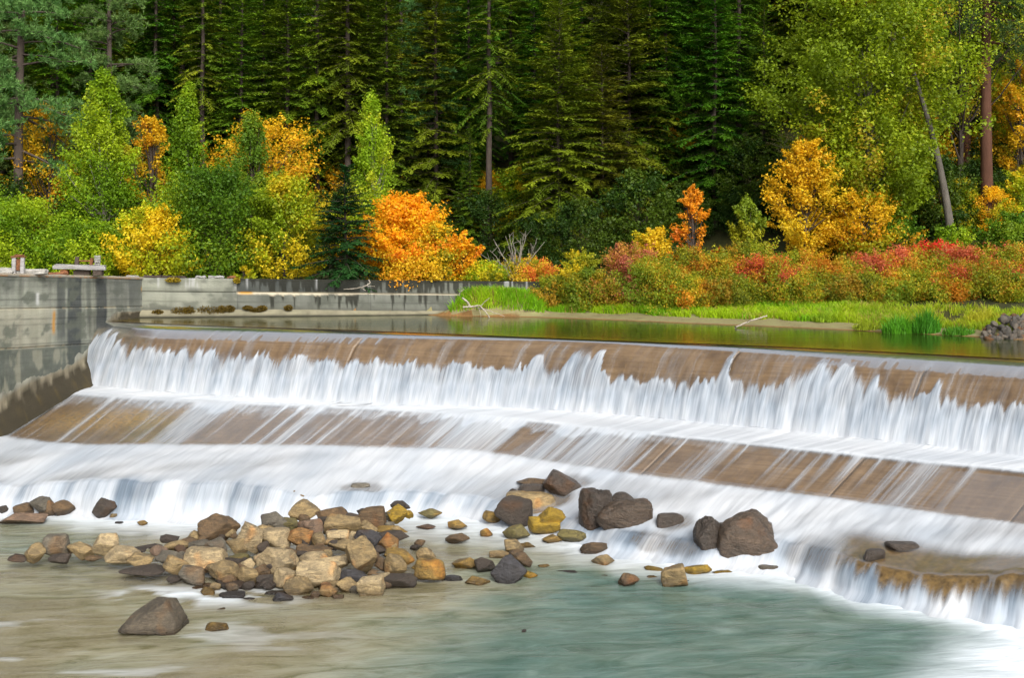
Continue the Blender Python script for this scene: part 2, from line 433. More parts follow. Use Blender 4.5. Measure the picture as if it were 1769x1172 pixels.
# mud near the water, leaf litter further back
dsh = np.minimum(GY - shore_y(GX), GZ * 11).ravel(); dsh = np.where(GZ.ravel() > .25, np.maximum(dsh, 3), dsh)
def mat_bank():
    t = NT('bank_soil')
    p = t.n('ShaderNodeNewGeometry').outputs['Position']
    n1 = t.noise(p, 1.3, 6, 0.65); n2 = t.noise(p, 11, 4, 0.7)
    h = t.math('ADD', t.math('MULTIPLY', n1, 0.6), t.math('MULTIPLY', n2, 0.4))
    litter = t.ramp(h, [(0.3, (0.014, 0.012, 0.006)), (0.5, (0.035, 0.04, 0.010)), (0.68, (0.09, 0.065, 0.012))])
    mud = t.ramp(h, [(0.3, (0.12, 0.10, 0.045)), (0.5, (0.22, 0.19, 0.09)), (0.7, (0.24, 0.26, 0.10))])
    rim = t.ramp(h, [(0.3, (0.10, 0.062, 0.026)), (0.6, (0.24, 0.125, 0.042))])
    d = t.attr('shore')
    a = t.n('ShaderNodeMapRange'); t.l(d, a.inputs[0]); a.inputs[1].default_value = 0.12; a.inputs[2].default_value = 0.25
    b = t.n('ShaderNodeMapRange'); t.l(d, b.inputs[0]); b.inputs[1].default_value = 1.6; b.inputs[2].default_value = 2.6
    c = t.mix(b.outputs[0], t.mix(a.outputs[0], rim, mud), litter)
    return t.done(t.principled(c, 0.9, t.bump(n2, 0.6, 0.05), 0.25))
M_BANK = mat_bank()
tag(link('ground', mesh_np('ground', np.stack([GX, GY, GZ], -1), F[kf], M_BANK, True, {'shore': dsh})), kind='structure')

# ------------------------------------------------------------------ the weir: flow lines from the pool over crest, bench, slope and rock shelf
T = np.array([140, 205, 300, 600, 900, 1200, 1500, 1769, 2000, 2250, 2500.0])
XA = np.array([140, 205, 300, 600, 900, 1200, 1500, 1769, 2000, 2250, 2500.0])
XC = np.array([80, 150, 250, 545, 850, 1150, 1445, 1705, 1930, 2170, 2410.0])
XD = np.array([15, 85, 180, 480, 790, 1090, 1380, 1640, 1860, 2095, 2330.0])
XE = np.array([-115, -40, 70, 390, 720, 1020, 1310, 1570, 1790, 2020, 2250.0])
XF = np.array([-250, -170, -50, 290, 640, 930, 1225, 1490, 1710, 1940, 2170.0])
XG = np.array([-280, -200, -75, 270, 620, 905, 1200, 1465, 1690, 1920, 2150.0])
YA = ([140, 205, 245, 600, 900, 1100, 1300, 1500, 1769, 2000, 2250, 2500], [556, 560, 563.5, 575, 586, 594, 602, 612, 627, 641, 658, 678])
YC = ([0, 80, 150, 300, 600, 900, 1100, 1300, 1500, 1769, 2000, 2450], [648, 658, 668, 681, 696, 707, 722, 742, 763, 792, 820, 880])
YD = ([0, 90, 150, 300, 600, 820, 1000, 1300, 1500, 1769, 2000, 2400], [673, 676, 681, 692, 704, 716, 737, 767, 789, 813, 842, 896])
YE = ([-150, 0, 40, 100, 250, 500, 700, 850, 900, 1000, 1200, 1400, 1600, 1769, 2000, 2300], [735, 750, 760, 768, 770, 770, 774, 781, 790, 806, 832, 857, 885, 907, 945, 995])
YG = ([-300, 0, 200, 430, 560, 700, 800, 880, 960, 1040, 1200, 1300, 1400, 1470, 1550, 1650, 1769, 1900, 2200], [893, 891, 896, 906, 899, 889, 893, 908, 928, 954, 980, 988, 1005, 1030, 1046, 1066, 1084, 1098, 1130])
YF = ([-300, 0, 200, 400, 480, 560, 700, 830, 900, 960, 1040, 1130, 1250, 1380, 1450, 1500, 1600, 1680, 1769, 1900, 2200], [838, 838, 832, 836, 845, 853, 850, 858, 880, 895, 910, 925, 936, 938, 950, 965, 985, 988, 983, 985, 1010])
RF = ([-300, 400, 480, 560, 700, 830, 900, 960, 1040, 2200], [0.6, 0.6, 0.65, 0.7, 0.8, 0.8, 0.7, 0.6, 0.6, 0.6])

NC = 1200
t_c = np.linspace(140, 2480, NC)
def smooth1(a, w):
    k = np.hanning(2 * w + 1); k /= k.sum()
    ap = np.pad(a, [(w, w)] + [(0, 0)] * (a.ndim - 1), mode='reflect', reflect_type='odd')
    return np.stack([np.convolve(ap[:, i], k, 'valid') for i in range(a.shape[1])], 1)
def row_z(xs, tab, z):
    x = np.interp(t_c, T, xs); y = np.interp(x, *tab)
    d = FPX * (ZC - z) / (y - HY)
    return np.stack([(x - CX) / FPX * d, d, np.full(NC, z) if np.isscalar(z) else z], 1)
A = row_z(XA, YA, -0.04); C = row_z(XC, YC, -2.1); D = row_z(XD, YD, -2.25); E = row_z(XE, YE, -3.1); G = row_z(XG, YG, -4.2)
xf = np.interp(t_c, T, XF); yf = np.interp(xf, *YF); df = np.interp(t_c, t_c, G[:, 1]) + np.interp(xf, *RF)
Fr = np.stack([(xf - CX) / FPX * df, df, ZC - (yf - HY) * df / FPX], 1)
A, C, D = (smooth1(r, 90) for r in (A, C, D)); E = smooth1(E, 40); G = smooth1(G, 30); Fr = smooth1(Fr, 26)
# lobes and bays along the natural rock brink
_ul = np.concatenate([[0], np.cumsum(np.linalg.norm(np.diff(G, axis=0), axis=1))]); _z0 = np.zeros(NC) + .5
lobe = .75 * (vnoise(_ul * .55, _z0, 3) - .5) + .45 * (vnoise(_ul * 1.5, _z0, 4) - .5) + .20 * (vnoise(_ul * 4.0, _z0, 5) - .5)
_gd = (G - Fr)[:, :2]; _gd = _gd / (np.linalg.norm(_gd, axis=1, keepdims=True) + 1e-9)
lobe = lobe * (.8 - .5 * sstep(520, 600, xf) * sstep(1000, 900, xf))
Fr[:, :2] += _gd * lobe[:, None]; G[:, :2] += _gd * lobe[:, None]
Fr[:, 2] += .10 * (vnoise(_ul * 1.1, _z0, 6) - .5)
dirn = (C - A)[:, :2]; dirn /= np.linalg.norm(dirn, axis=1, keepdims=True)
def ac(h, z):
    r = A + (C - A) * h; r[:, 2] = z; return r
A0 = A.copy(); A0[:, :2] -= dirn * 0.55; A0[:, 2] = -0.012
H = G.copy(); gd = (G - Fr)[:, :2]; gd /= np.linalg.norm(gd, axis=1, keepdims=True) + 1e-9
H[:, :2] += gd * 0.9; H[:, 2] = -4.36
mid_EF = 0.5 * (E + Fr)
FGa = Fr * 0.72 + G * 0.28; FGa[:, 2] = Fr[:, 2] * 0.93 + G[:, 2] * 0.07
FGb = Fr * 0.30 + G * 0.70; FGb[:, 2] = Fr[:, 2] * 0.5 + G[:, 2] * 0.5
CD1 = C * 0.75 + D * 0.25; CD1[:, 2] = -2.17
Dl = D * 0.93 + E * 0.07; Dl[:, 2] = -2.275
keys = [A0, A, ac(.22, -.12), ac(.48, -.38), ac(.70, -.85), ac(.86, -1.45), ac(.96, -1.9), C, CD1, D, Dl, E, mid_EF, Fr, FGa, FGb, G, H]
#        0   1   2            3             4             5             6             7  8    9  10  11 12      13  14   15   16 17
NAMED = {'crest': 1, 'foot': 7, 'edge': 9, 'toe': 11, 'brink': 13, 'base': 16}
seg_n = [4, 6, 10, 14, 14, 10, 6, 8, 10, 4, 34, 14, 14, 8, 8, 6, 5]
rows, rowpos = [], []
for i, n in enumerate(seg_n):
    for j in range(n):
        f = j / n
        rows.append(keys[i] * (1 - f) + keys[i + 1] * f); rowpos.append(i + f)
rows.append(keys[-1]); rowpos.append(len(keys) - 1)
S = np.array(rows); rowpos = np.array(rowpos); NR = len(S)
kk = np.array([1, 3, 4, 3, 1.0]); kk /= kk.sum()
Sp = np.pad(S, [(2, 2), (0, 0), (0, 0)], mode='reflect', reflect_type='odd')
S = sum(kk[i] * Sp[i:i + NR] for i in range(5))
# metres along the crest / down the flow
u_c = np.concatenate([[0], np.cumsum(np.linalg.norm(np.diff(A, axis=0), axis=1))])
v_c = np.concatenate([np.zeros((1, NC)), np.cumsum(np.linalg.norm(np.diff(S, axis=0), axis=2), axis=0)])
U = np.broadcast_to(u_c, (NR, NC)); V_ = v_c
RP = np.broadcast_to(rowpos[:, None], (NR, NC)); TT = np.broadcast_to(t_c, (NR, NC))
PXX = CX + FPX * S[..., 0] / S[..., 1]
flow = np.stack([U, V_, np.zeros_like(U)], -1)

def normals(S):
    a = np.gradient(S, axis=1); b = np.gradient(S, axis=0)
    n = np.cross(b, a); n /= np.linalg.norm(n, axis=2, keepdims=True) + 1e-9
    n[n[..., 2] < 0] *= -1
    return n
NRM = normals(S)

# concrete of the weir, poured in sections with open joints between them
weir = thing('weir', 'low curved concrete weir with rounded crest, bench and sloping face under running water', 'weir', tuple(A[700]))
i_toe = int(np.searchsorted(rowpos, 11.4))
cuts = [140, 640, 972, 1288, 1622, 1950, 2480]
sub = S[:i_toe]
ALG = np.exp(-((PXX - 190) / 130) ** 2) * np.exp(-((RP - 10.45 - .2 * (190 - PXX) / 130) / .22) ** 2)
relief = (fbm(U * 1.2, V_ * 1.2, 4, 4) - 0.5) * 0.035
base_s = S - NRM * 0.03 + NRM * relief[..., None]
for a, b in zip(cuts[:-1], cuts[1:]):
    ii = np.where((t_c >= a + .2) & (t_c <= b - .2))[0]
    ii = np.unique(np.concatenate([ii[::3], ii[-1:]]))
    rr = np.arange(0, i_toe, 1)
    g = base_s[np.ix_(rr, ii)].copy()
    o3 = np.array(A[700])
    # sides folded down into the joint
    lo_l = g[:, :1] - NRM[np.ix_(rr, ii[:1])] * 0.18; lo_r = g[:, -1:] - NRM[np.ix_(rr, ii[-1:])] * 0.18
    g = np.concatenate([lo_l, g, lo_r], 1)
    fl = flow[np.ix_(rr, np.concatenate([ii[:1], ii, ii[-1:]]))]
    link('concrete_section', mesh_np('concrete_section', g - o3, grid_faces(len(rr), g.shape[1]), M_WEIR, True, {'flow': fl.reshape(-1, 3), 'algae': ALG[np.ix_(rr, np.concatenate([ii[:1], ii, ii[-1:]]))].ravel()}), weir)
jj = np.arange(0, NC, 18)
back = base_s[:i_toe, jj] - NRM[:i_toe, jj] * 0.15
link('joint_backing', mesh_np('joint_backing', back - np.array(A[700]), grid_faces(i_toe, len(jj)), M_SHELF, True), weir)

# natural rock shelf below the weir
i0 = int(np.searchsorted(rowpos, 10.9))
jj = np.arange(0, NC, 3)
g = S[i0:, jj] - NRM[i0:, jj] * 0.035
bump = (fbm(g[..., 0] * 1.1, g[..., 1] * 1.1, 2, 4) - 0.55) * 0.22 * sstep(11.4, 12.2, RP[i0:, jj]) * (1 - sstep(15.5, 17, RP[i0:, jj]))
g = g + NRM[i0:, jj] * bump[..., None]
SHELF_BUMP = bump
tag(link('rock_shelf', mesh_np('rock_shelf', g, grid_faces(NR - i0, len(jj)), M_SHELF, True)), kind='structure')

# ---- foam on the running water
def n1(x, k=0): return vnoise(x, np.zeros_like(x) + 0.5, k)
foam = np.zeros((NR, NC))
p = np.clip((RP - 1) / 6.0, 0, 1)                  # row position on the upper fall
# vertical fraction of the fall (0 crest .. 1 foot)
vf = np.clip((-0.04 - S[..., 2]) / 2.06, 0, 1)
edge = np.interp(t_c, [140, 205, 260, 330, 600, 900, 1200, 1350, 1500, 1769, 2480], [.12, .16, .26, .30, .35, .38, .42, .38, .32, .42, .42])
jag = (n1(u_c * 1.1, 1) - 0.5) * 0.08 + (n1(u_c * 3.1, 2) - 0.5) * 0.09 + (n1(u_c * 7.0, 3) - 0.5) * 0.11 + (n1(u_c * 16.0, 4) - 0.5) * 0.13
edge = edge + jag
for c, w, e in ((210, 7, .02), (224, 6, .08), (960, 12, .18), (1033, 20, .06), (1062, 10, .08), (1284, 7, -.02), (1463, 60, .09), (1660, 8, .20), (1545, 9, .18)):
    k = np.exp(-((t_c - c) / w) ** 4); edge = edge * (1 - k) + (e + .35 * jag * (w > 40)) * k
soft = 0.035 + 0.42 * n1(u_c * 5, 5) ** 3
fall = sstep(0, 1, (vf - edge) / soft)
strand = 0.78 + 0.22 * np.clip(fbm(U * 3.2, V_ * 0.25, 3, 4) * 1.9 - 0.45, 0, 1)
strand = np.clip(strand + 0.5 * sstep(0.55, 0.95, vf), 0, 1)
trail = 0.26 * np.clip(fbm(U * 5.5, V_ * 0.10, 1, 3) * 2.6 - 1.15, 0, 1) * sstep(0.0, 0.1, vf)
upper = np.clip(fall * strand + trail * (1 - fall), 0, 1) * (RP <= 7) * (RP > 1)
# low broken lumps of white that slide in front of the fall
foam = np.where(RP <= 7, upper, foam)
bench = np.clip(0.84 + 0.25 * fbm(U * 0.8, V_ * 1.6, 5, 4), 0, 1)
w79 = (RP > 7) & (RP <= 10)
foam = np.where(w79, bench, foam)
# slope: white streaks running down the flow
dens = np.interp(PXX, [-50, 60, 200, 450, 640, 800, 880, 960, 1060, 1180, 1400, 1769, 2100], [.42, .44, .46, .56, .60, .74, .80, .62, .52, .40, .30, .25, .25])
stx = 0.55 * fbm(U * 1.25, V_ * 0.06, 0, 3) + 0.45 * fbm(U * 5.0 + 3, V_ * 0.12, 2, 3)
streak = sstep(0.66 - dens * 0.42, 0.80 - dens * 0.30, stx)
fs = (RP - 10)                                     # 0 at the edge .. 1 at the toe
spill = sstep(0, 1, (0.10 + 0.35 * (n1(u_c * 2.3, 6)) ** 2 + 0.15 * (n1(u_c * 9, 7) - 0.4) - fs) / 0.09) * sstep(.2, .5, dens)
slope = np.clip(streak * (0.50 + 0.35 * sstep(.2, .7, dens)) * (1 - 0.35 * fs) + 0.10 * dens + 0.55 * spill * (0.25 + 0.75 * dens), 0, 1)
for c, w in ((1195, 3), (1300, 3), (1452, 6), (1490, 9), (1530, 4), (1370, 4), (1690, 7)):          # lone bright threads that start on the bench edge
    x_edge = np.interp(t_c, T, XD)
    k = np.exp(-((x_edge - c) / w) ** 2)
    slope = np.maximum(slope, k * (0.75 - 0.6 * np.clip(fs * 1.25, 0, 1)))
foam = np.where((RP > 10) & (RP <= 11), slope, foam)
# shelf
ap = 0.97 - 0.55 * np.clip(fbm(S[..., 0] * 0.7 + V_ * 0.3, V_ * 0.55 + U * 0.25, 6, 4) * 2.2 - 1.0, 0, 1)
ap = np.clip(ap + 0.25 * (1 - sstep(0, 0.5, RP - 11)), 0, 1)
foam = np.where((RP > 11) & (RP <= 13), ap, foam)
lip = 0.80 + 0.20 * np.clip(fbm(U * 1.5, V_ * 0.12, 7, 4) * 2.4 - 0.7, 0, 1)
lip = np.clip(lip + 0.5 * sstep(14.6, 16, RP) + .35 * sstep(520, 600, PXX) * sstep(930, 850, PXX), 0, 1)
foam = np.where((RP > 13), lip, foam)
# bare golden hump at the lower right with a jagged fringe under it
px_f = np.interp(t_c, T, XF)
hump = sstep(1430, 1480, PXX) * sstep(11.95 + .5 * (n1(u_c * 1.3, 3) - .3), 12.6, RP) 
hedge = 14.1 + 0.9 * (n1(u_c * 2.0, 2) - 0.35) + 1.2 * (n1(u_c * 7.0, 5) - 0.5) + 0.6 * (n1(u_c * 15.0, 1) - 0.5)
bare = hump * (1 - sstep(0, 1, (RP - hedge) / 1.1))
foam = foam * (1 - 0.985 * bare)
PYY = HY + FPX * (ZC - S[..., 2]) / S[..., 1]
for cx_, cy_, wx_, wy_, k_ in ((930, 862, 66, 26, .8), (985, 836, 40, 12, .6), (1062, 888, 60, 26, .85), (1165, 905, 40, 14, .6), (1120, 935, 30, 20, .4), (1240, 925, 30, 20, .6), (1180, 950, 40, 18, .35), (620, 846, 40, 8, .5), (1420, 960, 60, 30, .35)):
    q_ = ((PXX - cx_) / wx_) ** 2 + ((PYY - cy_) / wy_) ** 2 + 1.6 * (fbm(U * 2.5, V_ * .5, 3) - .5)
    foam = foam * (1 - k_ * sstep(1.25, .55, q_) * (RP > 11))
foam = foam * (1 - sstep(16.2, 17.0, RP) * 0.55)
# thickness and relief of the water
rid = (fbm(U * 3.0, V_ * 0.2, 3, 4) - 0.5)
lump = (fbm(U * 1.6, V_ * 1.3, 5, 4) - 0.5)
thick = 0.012 + 0.05 * foam + foam * (rid * 0.16 * np.where((RP > 2) & (RP < 7.3), 1, 0.4) + lump * 0.16 * ((RP > 11.05)) * (RP < 16.5))
thick = np.where((RP > 10) & (RP <= 11), 0.012 + 0.02 * foam, thick)
thick = np.maximum(thick, 0.008)
ksm = np.ones(5) / 5
tp = np.pad(thick, [(2, 2), (0, 0)], mode='edge'); thick = sum(tp[i:i + NR] for i in range(5)) / 5
fp = np.pad(foam, [(1, 1), (0, 0)], mode='edge'); foam_s = (fp[:-2] + 2 * fp[1:-1] + fp[2:]) / 4
foam = np.where((RP < 6.5), foam, foam_s)
W = S + NRM * thick[..., None]
# how much air is in the white water: soft lumps that slide down the fall, blue-grey folds in the lower falls
ph = V_ * 1.15 + 2.2 * n1(u_c * 2.6, 2)[None] + 1.2 * n1(u_c * 6.5, 6)[None]
saw = 1 - (ph % 1.0); saw = saw * sstep(0, .10, ph % 1.0)
aer_u = np.clip(.26 + .34 * saw + .55 * (fbm(U * 3.6, V_ * .22, 5, 3) - .42) + .30 * sstep(.70, 1.0, vf), 0, 1)
aer_b = np.clip(.86 + .5 * (fbm(U * .7, V_ * 1.5, 2, 3) - .5), 0, 1)
aer_s = np.clip(.62 + .5 * (fbm(U * 2.4, V_ * .1, 1, 3) - .5), 0, 1)
aer_a = np.clip(.80 + .9 * (fbm(U * .9 + V_ * .4, V_ * .8, 6, 4) - .5), 0, 1)
aer_l = np.clip(.38 + 2.3 * (fbm(U * 1.5, V_ * .06, 7, 4) - .5) + .55 * sstep(14.8, 16.0, RP), 0, 1)
aer = np.where(RP <= 7, aer_u, np.where(RP <= 10, aer_b, np.where(RP <= 11, aer_s, np.where(RP <= 13, aer_a, aer_l))))
ar_ = np.pad(aer, [(4, 4), (0, 0)], mode='edge'); aer = sum(ar_[i:i + NR] for i in range(9)) / 9
silk = np.where(RP <= 6.6, 1.0, np.where(RP <= 10, .25, np.where(RP <= 11, .8, np.where(RP <= 13, .3, .6))))
sp_ = np.pad(silk, [(3, 3), (0, 0)], mode='edge'); silk = sum(sp_[i:i + NR] for i in range(7)) / 7
sh_b = np.zeros((NR, NC)); 
tag(link('weir_water', mesh_np('weir_water', W, grid_faces(NR, NC), M_VEIL, True, {'foam': foam.ravel(), 'silk': silk.ravel(), 'sheen': (.28 + .75 * sstep(4.2, 1.5, RP) * (RP > .5)).ravel(), 'aer': aer.ravel(), 'flow': flow.reshape(-1, 3)})), kind='structure')

# ------------------------------------------------------------------ the pool above the weir
jj = np.arange(0, NC, 5)
fa = np.concatenate([np.linspace(0, 0.06, 5), np.linspace(0.08, 1, 60)])
near = A0[jj].copy(); near[:, 2] = 0
near[:, :2] += 0.03 * dirn[jj]
far = near.copy()
far[:, 1] = np.maximum(shore_y(near[:, 0] + 2.0) + 1.2, near[:, 1] + 3); far[:, 0] = near[:, 0] + 2.0
far[:, 1] = np.where(far[:, 0] < 1.4, 46.0, far[:, 1])
PG = near[None] * (1 - fa[:, None, None]) + far[None] * fa[:, None, None]
dist_c = np.linalg.norm(PG[..., :2] - near[None, :, :2], axis=2)
shal = 0.9 * np.exp(-dist_c / 0.8) * (0.6 + 0.6 * fbm(PG[..., 0], PG[..., 1], 2))
tag(link('pool_water', mesh_np('pool_water', PG, grid_faces(len(fa), len(jj)), M_POOL, True, {'shallow': np.clip(shal, 0, 1).ravel()})), kind='structure')

# ------------------------------------------------------------------ the river below
rx = np.concatenate([np.arange(-60, -17, 3.0), np.arange(-17, 17, 0.105), np.arange(17, 60, 3.0)])
ry = np.concatenate([np.arange(-12, 17, 1.5), np.arange(17, 31.5, 0.085)])
RX, RY = np.meshgrid(rx, ry)
def bed_z(X, Y):
    px = CX + FPX * X / np.maximum(Y, 5)
    deep = sstep(-3.0, 2.5, X + (24 - Y) * 0.55) * sstep(26.6, 24.0, Y + 0.25 * (X - 3))
    z = -4.30 - 0.06 * fbm(X * 0.8, Y * 0.8, 3) - 0.75 * deep - 0.22 * sstep(0.45, 0.65, fbm(X * 0.3, Y * 0.5, 4))
    z -= 0.35 * sstep(-8.5, -11.0, X) * sstep(26.0, 27.2, Y)
    z += 0.12 * (fbm(X * 2.5, Y * 2.5, 1) - 0.5)
    return z
BZ = bed_z(RX, RY)
bi = np.ix_(np.arange(0, len(ry), 3), np.arange(0, len(rx), 3))
tag(link('river_bed', mesh_np('river_bed', np.stack([RX[bi], RY[bi], np.minimum(BZ[bi], -4.26)], -1), grid_faces(*RX[bi].shape), M_BED, True)), kind='structure')
# foam spreads out from the foot of the falls
gx_, gy_ = G[:, 0], G[:, 1]
o = np.argsort(gx_); base_y = np.interp(RX, gx_[o], gy_[o])
fd = base_y - RY                                    # metres in front of the falls
px = CX + FPX * RX / np.maximum(RY, 5); py = HY + FPX * (ZC + 4.2) / np.maximum(RY, 5)
reach = np.interp(px, [-100, 0, 120, 300, 480, 560, 750, 880, 1000, 1100, 1300, 1440, 1520, 1650, 1769, 1900], [.5, .5, .9, 1.25, .8, 1.1, 1.8, 1.7, 1.2, 1.0, 1.1, 1.1, .9, .7, .8, 1.2])
reach = 1.7 * reach * (0.65 + 0.8 * fbm(RX * 0.5 + RY * 0.6, RY * 1.2, 5, 4))
rf = np.clip(1 - np.maximum(fd, 0) / reach, 0, 1) ** 1.3 * (fd > -3)
corner = sstep(0, 1, (px - 1500 - (1172 - py) * 0.9) / 260) * sstep(1040, 1110, py) 
corner = np.clip(corner * (0.6 + 0.9 * fbm(RX * 0.9 + RY * 0.3, RY * 1.8, 3)), 0, 1)
rip = 0.55 * sstep(0.62, 0.75, fbm(RX * 0.45 + 0.2 * RY, RY * 1.7, 1, 4)) * sstep(700, 300, px) * sstep(1000, 1060, py)
rif = 0.75 * np.exp(-(((py - 1032) / 16) ** 2)) * sstep(150, 260, px) * sstep(560, 420, px) * sstep(.4, .6, fbm(RX * 1.2, RY * 2.5, 6))
rfoam = np.clip(rf + corner + rip * 0.5 + rif, 0, 1)
wz = -4.2 + 0.05 * (fbm(RX * 0.8 + RY * 0.3, RY * 1.6, 2, 4) - 0.5) + 0.05 * rfoam * fbm(RX * 1.5, RY * 2.2, 6)
fl = np.stack([RX + 0.35 * RY, RY - 0.16 * RX + .35 * fbm(RX * .4, RY * .4, 2), np.zeros_like(RX)], -1)
tag(link('river_water', mesh_np('river_water', np.stack([RX, RY, wz], -1), grid_faces(len(ry), len(rx)), M_RIVER, True,
    {'foam': rfoam.ravel(), 'depth': np.clip(-4.2 - BZ, 0, 2).ravel(), 'flow': fl.reshape(-1, 3)})), kind='structure')

_gpx = CX + FPX * G[:, 0] / G[:, 1]; _go = np.argsort(_gpx)
def falls_foot(px): return float(np.interp(px, _gpx[_go], G[_go, 1]))
def surf_at(px, py):
    """weir or shelf surface seen at a photo pixel"""
    i = np.argmin((PXX - px) ** 2 + (PYY - py) ** 2 + 1e4 * (RP < 11)); return S.reshape(-1, 3)[i]

# ------------------------------------------------------------------ concrete walls
def s_at(px):
    k = (px - CX) / FPX
    return (WALL0[1] * k - WALL0[0]) / (k + WDX)
def wall_top(s): return 1.475 + 0.056 * np.asarray(s)
WN = np.array([1.0, WDX, 0.0]); WN /= np.linalg.norm(WN)          # out of the abutment face, towards the river
def wp(s, z, off=0.0):
    s = np.asarray(s, float); z = np.asarray(z, float); off = np.asarray(off, float)
    return np.stack(np.broadcast_arrays(WALL0[0] + WDX * s + WN[0] * off, WALL0[1] - s + WN[1] * off, z), -1)

def lay(c, col, m):
    return c * (1 - m[..., None]) + np.array(col) * m[..., None]

def tint_abut(s, z):
    top = wall_top(s); dz = top - z
    n = fbm(s * 1.3, z * 1.3, 1, 5); st = fbm(s * 6, z * 0.35, 2, 4); bd = fbm(s * 0.4, z * 7, 3, 3)
    c = np.zeros(s.shape + (3,)) + np.array([0.29, 0.30, 0.25])
    c *= (0.42 + 0.75 * n + 0.5 * (bd - .5) + 0.8 * (st - .5))[..., None]
    pale = sstep(s_at(105), s_at(70), s) * sstep(0.98, 1.12, dz) * sstep(2.5, 2.3, dz)
    c = lay(c, (0.42, 0.39, 0.29), pale * 0.55 * np.clip(0.4 + n, 0, 1))
    for a, b, k, lo in ((99, 113, .75, 2.5), (117, 141, .95, 3.4), (167, 183, .9, 2.1), (149, 157, .5, 1.8), (222, 243, .6, 1.3), (5, 26, .45, .6), (40, 52, .3, .5), (196, 206, .35, 1.2)):
        sa, sb = s_at(b), s_at(a)
        w = 0.10 * (st - 0.5) * 4
        m = sstep(sa - .06, sa + .06, s + w * .35) * sstep(sb + .06, sb - .06, s + w * .35) * sstep(lo + .6, lo - .2, dz + n * .8)
        c = lay(c, (0.035, 0.042, 0.048), m * k * (0.65 + .5 * st))
    ln = sstep(.40, .49, np.abs((dz / .205 + .12 * n) % 1 - .5)) * sstep(.35, .6, bd + .2 * st); c = c * (1 - .38 * ln)[..., None]
    blot = sstep(.52, .68, fbm(s * 2.3, z * 2.8, 6, 5)); c = lay(c, (.115, .125, .10), blot * .8)
    grey = sstep(s_at(150), s_at(200), s) * sstep(1.4, .9, dz)
    c = lay(c, (0.14, 0.145, 0.135), grey * .5)
    c = lay(c, (0.075, 0.085, 0.072), sstep(2.3, 2.42, dz) * .8 * np.clip(.15 + 1.5 * st * (0.4 + n), 0, 1)); c = lay(c, (.30, .29, .22), sstep(.60, .72, fbm(s * 3.1 + 4, z * 1.1, 0, 4)) * sstep(2.4, 2.5, dz) * .6)
    # white run, rust run, pale seams
    m = np.exp(-((s - s_at(65) + .05 * (st - .5)) / .07) ** 2) * sstep(.55, .62, dz) * sstep(1.05, .9, dz); c = lay(c, (0.62, 0.62, 0.60), m * .85)
    m = np.exp(-((s - s_at(93)) / (.05 + .035 * st)) ** 2) * sstep(1.08, 1.3, dz) * sstep(2.05, 1.8, dz); c = lay(c, (0.50, 0.24, 0.04), m * .95)
    seam = np.exp(-((dz - 1.10 - .03 * (n - .5)) / .022) ** 2) + .8 * np.exp(-((dz - 2.34 - .05 * (n - .5)) / .025) ** 2) * sstep(s_at(120), s_at(165), -s + s_at(120) + s_at(165)) 
    c = lay(c, (0.52, 0.42, 0.27), np.clip(seam, 0, 1) * .6 * sstep(.35, .6, st))
    m = np.exp(-((s - s_at(243)) / .35) ** 2) * np.exp(-((dz - .42) / .08) ** 2); c = lay(c, (0.55, 0.33, 0.12), m * sstep(.45, .6, st))
    return np.concatenate([np.clip(c, 0.01, 1), np.ones(s.shape + (1,))], -1)

abut = thing('retaining_wall', 'tall grey concrete abutment wall with dark vertical streaks at the left end of the weir', 'wall', tuple(wp(4, -3.0)))
O_AB = wp(4, -3.0)
def lift(name, s0, s1, ztop, zbot, fn, tintf, parent, org, step=0.05, seed=0):
    """one concrete pour: front face with folded-back edges; fn(s, z, off) gives the point"""
    ns = max(3, int((s1 - s0) / step)); nz = max(6, int(float(np.max(ztop(np.array([s0])) - zbot(np.array([s0])))) / step))
    ss = np.linspace(s0 + .003, s1 - .003, ns)
    f = np.linspace(0, 1, nz)
    zt = ztop(ss); zb = zbot(ss)
    Z = zt[None] * (1 - f[:, None]) + zb[None] * f[:, None]; SS = np.broadcast_to(ss, Z.shape)
    off = (fbm(SS * 2.1 + seed * 3, Z * 2.1, 2, 4) - .5) * .03 + (vnoise(Z * 0 + seed, Z * 5.5, 4) - .5) * .018 + (np.random.default_rng(seed).random() - .5) * .012
    e = np.minimum(np.minimum(f, 1 - f)[:, None] * (zt - zb)[None], np.minimum(SS - s0, s1 - SS))
    off = off - .010 * (1 - sstep(0, .02, e + .012 * (fbm(SS * 9, Z * 9, 1) - .5)))
    V = fn(SS, Z, off)
    tint = tintf(SS, Z)
    V = np.concatenate([fn(SS[:1], Z[:1], -.10 + 0 * off[:1]), V, fn(SS[-1:], Z[-1:], -.10 + 0 * off[:1])])
    tint = np.concatenate([tint[:1], tint, tint[-1:]])
    return link(name, mesh_np(name, V - org, grid_faces(V.shape[0], V.shape[1]), M_WALL, True, {'tint': tint.reshape(-1, 4)}), parent)
lz = [0.0, 1.09, 2.34, 5.0]
for i in range(3):
    lift('concrete_lift', -0.02, 11.0, lambda s, a=lz[i]: wall_top(s) - a, lambda s, b=lz[i + 1]: np.maximum(wall_top(s) - b, -3.6 + 0 * s), wp, tint_abut, abut, O_AB, .045, 30 + i)
